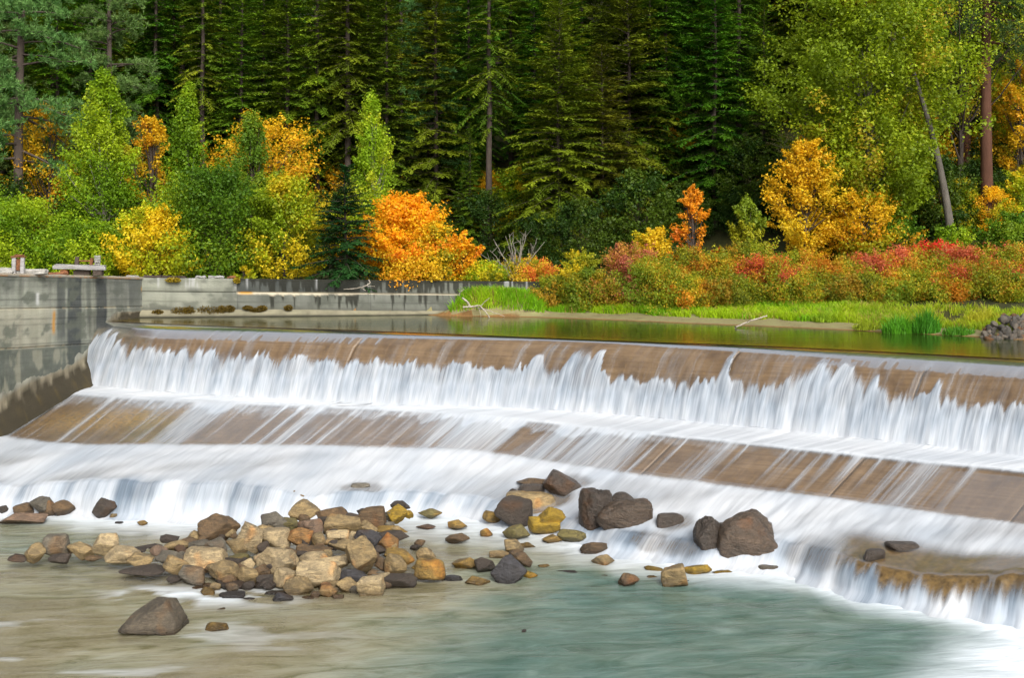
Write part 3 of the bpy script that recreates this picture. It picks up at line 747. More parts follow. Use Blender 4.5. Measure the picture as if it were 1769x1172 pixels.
# solid core and coping behind the face
ss = np.linspace(-.6, 11.4, 25)
core = np.stack([wp(ss, -3.7, -.06), wp(ss, wall_top(ss) - .02, -.06), wp(ss, wall_top(ss) - .02, -1.1), wp(ss, -3.7, -1.1)])
ct = np.zeros((4, 25, 4)) + np.array([.16, .155, .13, 1])
link('wall_core', mesh_np('wall_core', core - O_AB, grid_faces(4, 25), M_WALL, False, {'tint': ct.reshape(-1, 4)}), abut)
ss = np.linspace(-.05, 11.2, 160)
tp_ = wall_top(ss)
cop = np.stack([wp(ss, tp_ - .07, .015), wp(ss, tp_ - .005 + .02 * fbm(ss * 4, 0 * ss, 2), .035 + .02 * fbm(ss * 5, 0 * ss, 3)), wp(ss, tp_ + .015 + .03 * fbm(ss * 3, 0 * ss, 4), -.05), wp(ss, tp_ + .02, -.9)])
nn = fbm(ss * 6, 0 * ss, 5)
ctc = np.stack([lay(np.zeros((160, 3)) + np.array([.2, .19, .16]), (.30, .14, .05), sstep(.5, .6, nn)), np.zeros((160, 3)) + np.array([.36, .31, .24]), np.zeros((160, 3)) + np.array([.3, .25, .19]), np.zeros((160, 3)) + np.array([.15, .13, .08])])
ctc = np.concatenate([ctc, np.ones((4, 160, 1))], -1)
link('coping', mesh_np('coping', cop - O_AB, grid_faces(4, 160), M_WALL, True, {'tint': ctc.reshape(-1, 4)}), abut)
# raised kerb on the face that follows the curve of the weir
kp = [(250, 541), (232, 546), (214, 552), (198, 566), (184, 586), (170, 610), (150, 640), (128, 657), (95, 672), (50, 690), (20, 708), (-20, 735), (-80, 785), (-160, 850)]
ks = []
for x, y in kp:
    s = s_at(x); Y = WALL0[1] - s
    ks.append((s, ZC - (y - HY) * Y / FPX))
ks = np.array(ks); tt = np.linspace(0, len(ks) - 1, 150)
ks = np.stack([np.interp(tt, np.arange(len(ks)), ks[:, i]) for i in range(2)], 1); ks = smooth1(ks, 7)
prof = [(-.03, .85), (.0, .66), (.02, .48), (.05, .32), (.11, .16), (.24, -.02), (.42, -.28), (.60, -1.1)]
KV, KT = [], []
for q, (o_, h) in enumerate(prof):
    w = .22 + .78 * sstep(0, 2.4, ks[:, 0]); wo_ = w * (1 + 1.0 * np.exp(-((ks[:, 0] - 2.3) / 1.3) ** 2) * (h < .2))
    zz = ks[:, 1] + h * w + .03 * (fbm(ks[:, 0] * 7, 0 * ks[:, 0] + q * .8, 2) - .5)
    KV.append(wp(ks[:, 0], zz, o_ * wo_ + .05 * (fbm(ks[:, 0] * 6, 0 * ks[:, 0] + q * .7, 3) - .5)))
    n = fbm(ks[:, 0] * 5, zz * 5, 4, 5)
    c = np.zeros((150, 3)) + (np.array([.26, .255, .21]) if q < 2 else np.array([.21, .18, .125])); c *= (.2 + 1.4 * n)[:, None]
    c = lay(c, (.042, .034, .02), sstep(.52, .26, h + .6 * (n - .5) + 0 * n))
    c = lay(c, (.20, .13, .02), sstep(.55, .75, n) * .2 * (h < .1))
    KT.append(np.concatenate([c, np.ones((150, 1))], -1))
link('kerb', mesh_np('kerb', np.stack(KV) - O_AB, grid_faces(len(prof), 150), M_WALL, True, {'tint': np.stack(KT).reshape(-1, 4)}), abut)

# long wall at the back of the pool
def pw(s, z, off=0.0):            # s = world X
    s = np.asarray(s, float)
    return np.stack(np.broadcast_arrays(s, pool_wall_y(s) - np.asarray(off, float), np.asarray(z, float)), -1)
def xw(px): 
    # world X on the wall under a photo column
    k = (px - CX) / FPX; m = (45.0 - 43.2) / 15.05
    return k * (43.2 + 13.8 * m) / (1 - k * m)
def pw_top(s): return 1.47 - (np.asarray(s) + 13.8) * 0.0155
def tint_pool(s, z):
    dz = pw_top(s) - z
    n = fbm(s * 1.5, z * 1.5, 1, 5); st = fbm(s * 7, z * .4, 2, 4); bd = fbm(s * .4, z * 9, 3, 3)
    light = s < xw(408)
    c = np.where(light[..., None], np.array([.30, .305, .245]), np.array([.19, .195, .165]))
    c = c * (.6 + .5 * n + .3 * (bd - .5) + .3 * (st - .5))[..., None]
    ln = sstep(.40, .49, np.abs((dz / .175) % 1 - .5)) * sstep(.35, .6, bd + .2 * st); c = c * (1 - .32 * ln)[..., None]
    c = lay(c, (.10, .105, .085), sstep(.50, .66, fbm(s * 2.0, z * 3.0, 6, 5)) * .65)
    # soot-dark upper band right of the joint, drips of black moss from the top
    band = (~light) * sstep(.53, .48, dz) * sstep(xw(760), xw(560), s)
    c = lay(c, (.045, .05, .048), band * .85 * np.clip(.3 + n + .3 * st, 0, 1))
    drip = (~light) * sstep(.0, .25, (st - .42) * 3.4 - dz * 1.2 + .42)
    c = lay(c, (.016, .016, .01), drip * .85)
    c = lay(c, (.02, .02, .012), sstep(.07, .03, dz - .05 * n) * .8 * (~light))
    low = (.035 + .12 * sstep(.4, .75, st)) * sstep(xw(650), xw(500), s)
    lime = (~light) * sstep(.50, .52, dz) * sstep(.56 + low, .53 + low * .5, dz)
    c = lay(c, (.62, .54, .40), lime * .9); c = lay(c, (.62, .32, .06), lime * sstep(.5, .65, n) * sstep(xw(520), xw(430), s))
    wh = np.exp(-((s - xw(407) + .04 * (st - .5)) / .06) ** 2) * sstep(.9, .6, dz); c = lay(c, (.55, .54, .5), wh * .8 * sstep(.3, .5, st))
    c = lay(c, (.10, .10, .08), sstep(.98, 1.15, dz) * .7)
    run = sstep(.66, .72, fbm(s * 5 + 9, z * .2, 6, 3)) * sstep(.5, .2, dz); c = lay(c, (.5, .5, .5), run * .5)
    return np.concatenate([np.clip(c, .008, 1), np.ones(s.shape + (1,))], -1)
O_PW = pw(-6.0, 0.0)
pwall = thing('back_wall', 'long low concrete wall with black moss drips along the back of the pool', 'wall', tuple(O_PW))
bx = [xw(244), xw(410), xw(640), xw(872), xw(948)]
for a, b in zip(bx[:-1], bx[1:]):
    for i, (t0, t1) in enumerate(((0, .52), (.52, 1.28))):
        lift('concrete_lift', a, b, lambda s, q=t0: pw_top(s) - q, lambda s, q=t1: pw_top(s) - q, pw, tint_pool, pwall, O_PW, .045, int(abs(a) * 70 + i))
ss = np.linspace(bx[0] - .1, bx[-1], 90)
core = np.stack([pw(ss, -.6, -.05), pw(ss, pw_top(ss) - .015, -.05), pw(ss, pw_top(ss) - .01, -.42), pw(ss, -.6, -.42)])
link('wall_core', mesh_np('wall_core', core - O_PW, grid_faces(4, 90), M_WALL, False, {'tint': (np.zeros((360, 4)) + np.array([.06, .055, .04, 1]))}), pwall)
endcap = np.stack([pw(np.array([bx[-1]] * 2), np.array([-.6, pw_top(bx[-1])]), -.0), pw(np.array([bx[-1]] * 2), np.array([-.6, pw_top(bx[-1])]), -.42)])
link('wall_end', mesh_np('wall_end', endcap - O_PW, grid_faces(2, 2), M_WALL, False, {'tint': (np.zeros((4, 4)) + np.array([.15, .145, .12, 1]))}), pwall)
# sloping footing along the waterline
ss = np.linspace(xw(240), xw(770), 260)
pr = [(.02, .26), (.08, .23), (.22, .13), (.34, .055), (.38, .03), (.40, -.02), (.41, -.4)]
FV, FT = [], []
for q, (o_, h) in enumerate(pr):
    fade = 1 - .45 * sstep(xw(420), xw(740), ss)
    z = h * fade + .012 * (fbm(ss * 3, 0 * ss + q, 2) - .5)
    FV.append(pw(ss, z, o_ * fade + .03 * (fbm(ss * 2.5, 0 * ss + q, 3) - .5)))
    n = fbm(ss * 4, 0 * ss + q * .6, 4, 4); c = (np.zeros((260, 3)) + np.array([.27, .245, .165])) * (.55 + .8 * n)[:, None]
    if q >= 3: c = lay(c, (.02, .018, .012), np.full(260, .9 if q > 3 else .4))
    FT.append(np.concatenate([c, np.ones((260, 1))], -1))
link('footing', mesh_np('footing', np.stack(FV) - O_PW, grid_faces(len(pr), 260), M_WALL, True, {'tint': np.stack(FT).reshape(-1, 4)}), pwall)

# ------------------------------------------------------------------ timber, iron and rubble left on the walls
def deck(px, back):            # point on the abutment deck: photo column, metres behind the face
    s = s_at(px); p = wp(s, wall_top(s) + .025, -back); return p
ANG = math.atan2(1.0, -WDX) 
t = thing('gate_stand', 'rusty iron plate on two grey timber posts standing on the abutment wall', 'gate stand', tuple(deck(48, .35)))
for dx in (-.14, .13):
    rough_box('post', (dx, 0, .26), (.12, .12, .52), M_WOOD, t, seed=3 + int(dx * 100))
rough_box('brace', (0, .03, .30), (.16, .06, .36), M_RUST, t, seed=8)
rough_box('plate', (0, 0, .545), (.46, .16, .05), M_RUST, t, rz=.06, seed=9)
rough_box('flange', (.02, 0, .60), (.30, .12, .03), M_RUST, t, rz=-.05, seed=10)
t = thing('timber_frame', 'grey timber beam lying over dark supports with short posts on the abutment wall', 'timber frame', tuple(deck(152, .3)))
rough_box('beam', (0, -.10, .27), (1.80, .16, .13), M_WOOD, t, ry=.02, jit=.01, seed=12)
rough_box('plank', (-.05, .10, .345), (1.72, .30, .035), M_WOOD, t, ry=.02, jit=.008, seed=13)
rough_box('support', (-.55, .0, .10), (.22, .3, .20), M_RUST, t, seed=14)
rough_box('support', (.62, .0, .10), (.30, .26, .20), M_BARK, t, seed=15)
rough_box('support', (.02, .1, .10), (.55, .2, .18), M_BARK, t, seed=15)
rough_box('post', (-.14, .05, .50), (.13, .13, .30), M_BARK, t, seed=16)
rough_box('post', (.36, .05, .47), (.10, .10, .26), M_RUST, t, ry=.1, seed=17)
rough_box('crossbar', (.16, .05, .50), (.52, .05, .05), M_RUST, t, ry=.03, seed=18)
for k in range(6):
    rough_box('slat', (.57, .05, .39 + .055 * k), (.20, .10, .040), M_WOOD, t, jit=.004, seed=20 + k)
def rubble(name, label, cat, c, s, mat, rz=0, ry=0, seed=0, group=None):
    o_ = rough_box(name, tuple(c), s, mat, None, rz=rz, ry=ry, bev=.03, jit=.018, seed=seed)
    return tag(o_, label, cat, group)
p = deck(58, .28); rubble('kerb_block', 'broken pale concrete kerb block under the rusty stand on the abutment', 'block', p + [-.1, 0, .08], (1.5, .3, .17), mat_simple('broken_concrete', (.17, .165, .15), (.40, .38, .34), 5), .1, .02, 31)
p = deck(112, .25); rubble('rusty_bar', 'rusty brown bar lying between the stand and the timber beam', 'bar', p + [0, 0, .05], (.62, .1, .09), M_RUST, .12, -.05, 33)
p = deck(20, .2); rubble('kerb_block', 'low flat concrete fragment at the far left of the abutment top', 'block', p + [0, 0, .03], (.42, .25, .08), bpy.data.materials['broken_concrete'], .3, 0, 34)
for k, (px_, w, hgt, m_, lb) in enumerate(((226, .42, .07, M_WOOD, 'grey plank scrap on the abutment corner beside the wall joint'), (262, .72, .07, M_BARK, 'dark plank scrap on the back wall left of the yellow moss'), (298, .9, .06, M_BARK, 'long dark plank on the back wall over the yellow moss patch'), (345, .36, .08, M_WOOD, 'pale split board lying flat on the back wall top'), (372, .55, .09, M_WOOD, 'blue grey plank right of the pale split board'), (398, .3, .05, M_RUST, 'rusty scrap beside the small yellow sapling on the wall'))):
    X = xw(px_); rubble('plank_scrap', lb, 'plank', pw(X, pw_top(X) + .045, -.14), (w, .18, hgt), m_, .03 * (k - 2), .015 * ((-1) ** k), 40 + k, 'plank scraps along the wall top')

def branch_obj(name, label, cat, limbs, mat, group=None, sides=7):
    """a dead branch: limbs = [(points, r0, r1)], the first the main stem, each a part"""
    org = np.array(limbs[0][0][0], float)
    t = thing(name, label, cat, tuple(org), group=group)
    for i, (pts, r0, r1) in enumerate(limbs):
        pts = np.array(pts, float); tt = np.linspace(0, len(pts) - 1, 5 * len(pts))
        q = np.stack([np.interp(tt, np.arange(len(pts)), pts[:, j]) for j in range(3)], 1)
        q = smooth1(q, 2) + np.random.default_rng(i + len(pts)).normal(0, .006, q.shape)
        V, F_ = tube(q - org, np.linspace(r0, r1, len(q)) * .72 * np.random.default_rng(i).uniform(.8, 1.2, len(q)), sides)
        link('stem' if i == 0 else 'limb', mesh_np('limb', V, F_, mat, True), t)
    return t
D0 = 43.35
branch_obj('driftwood_branch', 'bleached forked driftwood branch hanging from the grass mound into the pool', 'driftwood',
    [([P(800, 531, D0), P(815, 530, D0 - .05), P(829, 528, D0 - .1), P(838, 538, D0 - .2), P(846, 549, D0 - .35)], .055, .03),
     ([P(822, 531, D0), P(845, 537, D0 - .1), P(872, 547, D0 - .2)], .03, .012),
     ([P(812, 530, D0), P(808, 522, D0), P(799, 515, D0 + .05)], .06, .05),
     ([P(831, 529, D0 - .1), P(836, 523, D0 - .05), P(846, 515, D0)], .025, .01),
     ([P(826, 532, D0), P(830, 540, D0 - .05), P(831, 548, D0 - .1)], .015, .008)], M_DRIFT)
branch_obj('driftwood_stub', 'short curved bleached stick poking up from the left of the grass mound', 'stick',
    [([P(793, 511, 44.0), P(795, 505, 44.0), P(802, 500, 44.0)], .035, .022)], M_DRIFT)
XB = xw(620); yb = float(pool_wall_y(XB)) - .16
branch_obj('driftwood_branch', 'pale driftwood stick caught on the face of the back wall', 'driftwood',
    [([P(594, 500, yb), P(610, 499, yb - .05), P(628, 496, yb - .05), P(640, 489, yb), P(637, 484, yb + .1)], .02, .03),
     ([P(624, 497, yb), P(632, 503, yb - .1)], .025, .012), ([P(634, 494, yb), P(648, 495, yb)], .018, .01)], M_DRIFT)
branch_obj('fallen_pole', 'thin pale dead pole lying on the mud beach at the waterline', 'pole',
    [([Pz(1270, 566, .03), Pz(1290, 557, .16) , Pz(1325, 546, .34)], .045, .03), ([Pz(1290, 557, .18), Pz(1300, 549, .42)], .015, .008)], M_DRIFT)
branch_obj('dead_twigs', 'grey dead twigs spread over the far left corner of the abutment', 'twigs',
    [([deck(2, .5), deck(14, .5) + [0, 0, .25], deck(30, .6) + [0, 0, .40]], .016, .006), ([deck(-4, .4), deck(8, .4) + [0, 0, .16], deck(26, .3) + [0, 0, .2]], .013, .005), ([deck(6, .5), deck(18, .7) + [0, 0, .42], deck(24, .8) + [0, 0, .55]], .01, .004)], M_DRIFT)

# ------------------------------------------------------------------ boulders
def ico(sub):
    import bmesh
    bm = bmesh.new(); bmesh.ops.create_icosphere(bm, subdivisions=sub, radius=1.0)
    bm.verts.index_update()
    V = np.array([v.co[:] for v in bm.verts]); F_ = np.array([[v.index for v in f.verts] for f in bm.faces]); bm.free()
    return V / np.linalg.norm(V, axis=1, keepdims=True), F_
ICO2, ICO3, ICO4 = ico(3), ico(4), ico(5)
def rock_mesh(seed, big=False, planes=9, sharp=18.0, rough=.05, cuts=()):
    """faceted boulder: a unit ball cut by random planes, edges worn round"""
    r = np.random.default_rng(seed)
    D_, F_ = ICO4 if big is True else (ICO3 if not big else ICO2)
    n = r.normal(size=(planes, 3)); n /= np.linalg.norm(n, axis=1, keepdims=True)
    Q_, _ = np.linalg.qr(r.normal(size=(3, 3)))
    n = np.concatenate([n, np.array([[0, 0, 1], [0, 0, -1], [1, 0, .1], [-1, 0, .1], [0, -1, .2], [0, 1, .2]]) @ (Q_ if sharp > 10 else np.eye(3)).T])
    n /= np.linalg.norm(n, axis=1, keepdims=True)
    off = np.concatenate([r.uniform(.62, .98, planes), r.uniform(.68, .95, 6)])
    for cnx, cny, cnz, co_ in cuts:
        q_ = np.array([[cnx, cny, cnz]]); n = np.concatenate([n, q_ / np.linalg.norm(q_)]); off = np.append(off, co_)
    c = np.maximum(D_ @ n.T, 1e-3)
    rr = off[None] / c
    rad = (np.mean(rr ** -sharp, axis=1) * len(off)) ** (-1 / sharp)
    rad = np.clip(rad, .3, 1.35)
    q = D_ * 2.2 + r.uniform(0, 50, 3)
    nz = fbm(q[:, 0] + q[:, 2] * .7, q[:, 1] - q[:, 2] * .6, 1, 4) - .5
    nz2 = fbm(q[:, 0] * 4 - q[:, 2] * 3, q[:, 1] * 4 + q[:, 2] * 3, 3, 3) - .5
    lay_ = np.abs(((D_ @ n[0]) * 5 + nz * 2) % 1 - .5) - .25                 # bedding
    rad = rad * (1 + rough * 2.2 * nz + rough * .8 * nz2 + .02 * lay_)
    V = D_ * rad[:, None]
    lo, hi = V.min(0), V.max(0)
    return (V - (lo + hi) / 2) / ((hi - lo) / 2), F_       # fits the unit box exactly
TAN, PALE, OCHRE, YEL, BROWN, DARK, SLATE, GREY, RUSTY, PINK, OLIVE, UMBER = (
    (.29, .212, .102), (.39, .305, .175), (.26, .165, .038), (.33, .215, .018), (.135, .085, .042), (.052, .040, .032), (.045, .045, .052), (.135, .122, .095), (.235, .125, .040), (.21, .140, .095), (.165, .140, .048), (.085, .06, .042))
CN = {TAN: 'tan', PALE: 'pale cream', OCHRE: 'ochre', YEL: 'yellow', BROWN: 'brown', DARK: 'dark wet', SLATE: 'slate black', GREY: 'grey', RUSTY: 'rust orange', PINK: 'pinkish', OLIVE: 'olive', UMBER: 'dark brown'}
def heap_z(y): return -4.25 + float(np.clip((1032 - y) / 140, 0, 1.0)) * .5
_ri = [0]
def rock(cx, by, w, h, col, label=None, z=None, big=False, name='boulder', group=None, depthf=.9, sharp=70.0, rz=0.0, planes=5, tilt=0.0, sink=.10, cuts=(), rough=.05, mat=None, front=False):
    _ri[0] += 1; i = _ri[0]
    if z == 'shelf': z = float(surf_at(cx, by - 2)[2]) - .02; sink = .3
    if z is None: z = heap_z(by)
    w *= 1.03; h *= 1.12
    d = FPX * (ZC - z) / (by - HY)
    if front and d > falls_foot(cx) - .12:          # stands in the water before the falls
        d = falls_foot(cx) - .12; z = ZC - (by - HY) * d / FPX; sink = min(.45, max(sink, (z + 4.32) / (h * d / FPX * .8)))
    W_ = w * d / FPX; Hh = h * d / FPX
    dep = depthf * .5 * (W_ + Hh) 
    # what the camera sees as height is mostly height plus a little of the top's depth
    tilt_c = (ZC - z) / d
    Hh = max(Hh - dep * tilt_c * .45, Hh * .6)
    V, F_ = rock_mesh(100 + i, big if big else (False if w > 34 else 2), planes, sharp, rough, cuts=cuts)
    Hz = Hh * (1 + sink)
    V = V * np.array([W_ / 2, dep / 2, Hz / 2]) + np.array([0, 0, Hz / 2 - Hh * sink])
    if tilt:
        c_, s_ = math.cos(tilt), math.sin(tilt); V = V @ np.array([[c_, 0, -s_], [0, 1, 0], [s_, 0, c_]])
    m = mesh_np(name, V, F_, mat or M_ROCK, sharp < 12 or big is True)
    o_ = link(name, m, None, ((cx - CX) / FPX * d, d + dep * .25, z), (0, 0, rz))
    o_.color = (*[c * (0.85 + .3 * ((i * .618) % 1)) for c in col], 1)
    tag(o_, label, 'boulder' if w > 24 else 'stone', group)
    return o_, col, cx
ORD = ['first', 'second', 'third', 'fourth', 'fifth', 'sixth', 'seventh', 'eighth', 'ninth', 'tenth', 'eleventh', 'twelfth', 'thirteenth', 'fourteenth', 'fifteenth', 'sixteenth', 'seventeenth', 'eighteenth', 'nineteenth', 'twentieth', 'twenty-first', 'twenty-second', 'twenty-third', 'twenty-fourth']
def rock_row(items, where, group, **kw):
    items = sorted(items, key=lambda q: q[0])
    shape = lambda w, h: 'flat' if h < .42 * w else ('tall' if h > .95 * w else ('angular' if (w + h) % 2 else 'blocky'))
    for k, it in enumerate(items):
        cx, by, w, h, col = it[:5]; ex = dict(kw); ex.update(it[5] if len(it) > 5 else {})
        lb = ex.pop('label', None) or f"{CN[col]} {shape(w, h)} {'boulder' if w > 24 else 'stone'}, {ORD[k]} from the left {where}"
        rock(cx, by, w, h, col, lb, group=group, **ex)
PILE = 'rocks of the big pile below the weir'
rock_row([(28, 972, 36, 13, DARK), (57, 973, 40, 32, TAN), (93, 964, 42, 38, GREY, dict(sharp=8)), (99, 977, 38, 19, DARK), (136, 967, 47, 30, TAN), (179, 965, 48, 42, PALE, dict(label='upright cream block standing on the left tail of the rock pile')), (208, 977, 66, 32, PALE), (241, 983, 46, 27, TAN), (245, 1000, 76, 21, DARK), (272, 962, 34, 19, PINK), (120, 958, 30, 12, BROWN), (160, 972, 30, 12, BROWN), (222, 958, 60, 12, DARK), (258, 950, 44, 10, DARK)],
    'along the pile left tail', PILE)
rock_row([(291, 940, 31, 16, DARK), (303, 954, 46, 18, TAN), (320, 946, 40, 16, BROWN), (345, 952, 40, 18, GREY), (375, 937, 72, 48, BROWN, dict(label='big brown wedge boulder crowning the left back of the pile', rz=.3)), (430, 958, 46, 52, PALE, dict(label='tall pale pointed boulder behind the left middle of the pile', depthf=.7)), (474, 921, 52, 36, GREY), (496, 918, 40, 22, OLIVE), (524, 902, 52, 37, TAN, dict(label='angular tan boulder at the very top back of the pile')), (571, 902, 56, 24, BROWN), (592, 924, 66, 34, TAN), (641, 912, 48, 34, BROWN, dict(sharp=9)), (540, 930, 44, 34, PINK, dict(tilt=-.35)), (606, 905, 30, 18, DARK), (560, 915, 24, 20, DARK), (628, 893, 24, 14, DARK), (646, 888, 26, 12, SLATE), (686, 905, 37, 32, YEL, dict(label='yellow boulder at the right back corner of the pile')), (691, 881, 34, 15, DARK), (455, 930, 30, 22, TAN), (704, 897, 20, 14, YEL)],
    'in the back row of the pile', PILE)
rock_row([(371, 965, 40, 32, GREY), (407, 962, 38, 30, TAN), (474, 949, 50, 33, PALE, dict(sharp=8, label='smooth cream lens shaped boulder in the middle back of the pile')), (515, 948, 48, 35, RUSTY), (549, 950, 27, 29, TAN), (581, 937, 42, 20, PALE), (634, 931, 36, 27, TAN), (630, 949, 52, 32, SLATE, dict(tilt=.4, label='leaning slate black slab in the right half of the pile')), (676, 923, 57, 16, OCHRE), (678, 937, 56, 20, DARK), (669, 957, 37, 34, RUSTY), (540, 963, 64, 20, BROWN), (598, 956, 62, 23, TAN), (411, 974, 34, 16, OLIVE), (455, 960, 22, 22, DARK), (612, 936, 26, 18, PALE), (345, 970, 36, 20, TAN), (655, 960, 30, 16, DARK)],
    'in the second row of the pile', PILE)
rock_row([(292, 983, 50, 30, GREY), (301, 994, 47, 34, TAN), (351, 985, 76, 38, PALE, dict(label='wide pale rounded boulder near the left end of the pile', big=True, sharp=9)), (425, 988, 30, 22, PALE), (477, 991, 80, 47, PALE, dict(label='largest pale rugged boulder in the centre of the pile', big=True)), (539, 982, 62, 28, PALE), (573, 986, 54, 25, PALE), (622, 996, 56, 66, TAN, dict(label='tallest tan boulder of the pile with an orange lichen top', big=True, depthf=.7)), (657, 988, 22, 26, BROWN), (683, 996, 40, 38, TAN), (690, 978, 52, 30, OCHRE), (728, 988, 36, 20, OCHRE), (735, 974, 34, 26, TAN), (451, 998, 34, 22, BROWN), (400, 984, 36, 18, DARK), (640, 975, 30, 20, BROWN), (596, 975, 30, 16, TAN), (520, 968, 34, 16, DARK)],
    'in the third row of the pile', PILE)
rock_row([(330, 1010, 47, 30, GREY, dict(sharp=8)), (383, 1008, 60, 38, TAN), (427, 1010, 38, 30, TAN), (393, 1010, 36, 18, BROWN), (490, 1018, 42, 36, PALE), (549, 1016, 74, 46, PALE, dict(label='large pale cut block with a flat top at the front of the pile', big=True, sharp=28)), (609, 1010, 62, 28, SLATE), (741, 1003, 54, 33, OCHRE, dict(label='ochre rounded boulder closing the right end of the pile', sharp=9)), (690, 1019, 60, 27, DARK), (515, 1031, 52, 37, TAN), (566, 1021, 36, 26, TAN), (599, 1028, 39, 29, TAN), (640, 1036, 46, 39, PALE), (566, 1036, 34, 22, TAN), (460, 1012, 40, 18, DARK), (655, 1005, 30, 18, GREY)],
    'in the front row of the pile', PILE)
rock_row([(362, 1022, 30, 14, BROWN), (397, 1024, 56, 19, DARK), (427, 1025, 26, 19, DARK), (458, 1024, 50, 22, DARK), (357, 1034, 26, 18, OCHRE), (399, 1040, 48, 16, SLATE), (489, 1044, 35, 19, SLATE), (430, 1042, 26, 9, DARK), (530, 1040, 24, 9, BROWN), (340, 1024, 24, 10, BROWN), (476, 1034, 40, 12, DARK)],
    'of the low stones before the pile', PILE, z=-4.26)
r = np.random.default_rng(91)
for k in range(95):
    x = 250 + 500 * r.beta(1.6, 1.6); f = r.random(); lo_ = np.interp(x, [250, 340, 480, 620, 760], [990, 1030, 1044, 1040, 1000]); hi_ = np.interp(x, [250, 300, 420, 520, 650, 760], [950, 938, 925, 898, 890, 905])
    w = r.uniform(12, 26); y = hi_ + (lo_ - hi_) * f
    rock(x, y, w, w * r.uniform(.5, .9), [TAN, BROWN, GREY, DARK, PALE, OCHRE][r.choice(6, p=[.25, .25, .15, .2, .1, .05])], 'small stone wedged between the larger boulders of the pile', group='small stones filling the pile', z=heap_z(y) + .02, name='stone')
# scattered stones right of the pile
SC = 'stones scattered in the rapids right of the pile'
rock_row([(850, 906, 33, 22, OCHRE, dict(z=-4.15)), (887, 903, 66, 44, DARK, dict(z=-4.05, sharp=16, planes=10, label='big smooth dark boulder below the shelf, left of the two yellow boulders')), (954, 903, 47, 25, YEL, dict(z=-4.0, label='upper of two stacked yellow boulders below the shelf')), (940, 924, 55, 30, YEL, dict(z=-4.15, label='lower brighter yellow boulder of the stacked two')), (892, 935, 48, 27, OLIVE, dict(z=-4.2)), (840, 928, 22, 14, OCHRE), (954, 942, 36, 17, OCHRE, dict(z=-4.22)), (989, 941, 54, 24, OLIVE, dict(z=-4.2, label='dark mossy flat boulder beside the middle falls')), (1027, 960, 49, 23, BROWN, dict(z=-4.24)), (1042, 981, 40, 21, TAN, dict(z=-4.26)), (790, 942, 42, 19, BROWN, dict(z=-4.2)), (790, 918, 34, 19, OCHRE, dict(z=-4.2)), (742, 897, 42, 18, OLIVE, dict(z=-4.15)), (725, 946, 20, 13, BROWN), (717, 952, 19, 10, DARK), (888, 961, 34, 28, TAN, dict(z=-4.2)), (895, 980, 43, 27, BROWN, dict(z=-4.2, tilt=.3)), (865, 968, 40, 16, TAN, dict(z=-4.24)), (910, 950, 30, 12, OCHRE, dict(z=-4.25)), (735, 916, 34, 9, PINK, dict(z=-4.2))],
    'between the pile and middle falls', SC, z=-4.2, front=True)
rock_row([(871, 1011, 58, 48, SLATE, dict(label='split slate grey boulder leaning at the right end of the rocks', tilt=.35, depthf=.6, z=-4.25)), (838, 996, 38, 31, DARK), (825, 1016, 43, 20, OCHRE), (805, 989, 50, 24, OCHRE), (782, 1009, 40, 14, SLATE), (914, 1004, 30, 16, YEL), (980, 995, 40, 9, DARK), (1087, 1019, 36, 26, BROWN, dict(label='small brown angular boulder left of the tan pyramid boulder')), (1166, 1021, 46, 44, TAN, dict(label='upright tan pyramid boulder alone in the foreground water')), (1130, 992, 32, 14, YEL), (1205, 998, 50, 22, YEL), (1251, 998, 40, 13, YEL), (1125, 1004, 24, 9, OCHRE), (1042, 1000, 46, 8, BROWN), (905, 1100, 9, 11, DARK, dict(label='tiny dark stub poking out of the open water in the foreground', sharp=6)), (1190, 1012, 14, 8, DARK), (940, 985, 22, 9, OCHRE)],
    'along the rapids front edge', SC, z=-4.27, front=True)
# boulders on the rock shelf
SH = 'boulders on the rock shelf'
rock_row([(918, 860, 46, 22, DARK, dict(sharp=6, z='shelf', label='small round dark boulder on the shelf above the yellow boulders')), (887, 857, 19, 12, DARK, dict(z='shelf')), (975, 855, 72, 40, DARK, dict(z='shelf', sharp=18, planes=10, cuts=((.6, 0, .8, .5),), label='brown ridge boulder at the upper right of the left shelf rocks')), (917, 875, 92, 24, TAN, dict(z='shelf', sharp=9, label='broad flat tan rock slab on the shelf edge')), (925, 840, 66, 14, BROWN, dict(z='shelf')), (1019, 864, 33, 20, DARK, dict(z='shelf')), (1030, 915, 58, 66, DARK, dict(z='shelf', sharp=10, rough=.13, big=True, planes=12, label='tall brown boulder at the left side of the middle falls')), (1075, 880, 62, 28, DARK, dict(z='shelf', sharp=18, planes=10)), (1082, 914, 100, 48, UMBER, dict(z='shelf', sharp=9, rough=.12, big=True, depthf=.7, planes=12, label='broad brown boulder with water sheeting over it in the middle falls')), (1158, 912, 48, 24, DARK, dict(z='shelf', sharp=7)), (1228, 974, 54, 74, DARK, dict(z=-4.2, sharp=9, rough=.13, big=True, depthf=.8, cuts=((-.5, -.2, .8, .6),), planes=12, label='tall dark boulder, left one of the large pair by the falls')), (1292, 978, 112, 88, UMBER, dict(z=-4.2, sharp=10, rough=.13, big=True, depthf=.8, cuts=((.75, -.2, .6, .62), (-.6, 0, .8, .78), (.2, -.8, .5, .66)), planes=12, label='largest dark brown boulder, right one of the large pair by the falls')), (1240, 985, 30, 14, OCHRE, dict(z=-4.25)), (1335, 992, 50, 18, GREY, dict(z=-4.25, sharp=6)), (1512, 966, 40, 16, DARK, dict(z='shelf', sharp=7)), (1562, 950, 56, 13, DARK, dict(z='shelf', sharp=7)), (622, 845, 34, 10, GREY, dict(z='shelf', sharp=7))],
    'on the rock shelf', SH, mat=M_ROCK_WET)
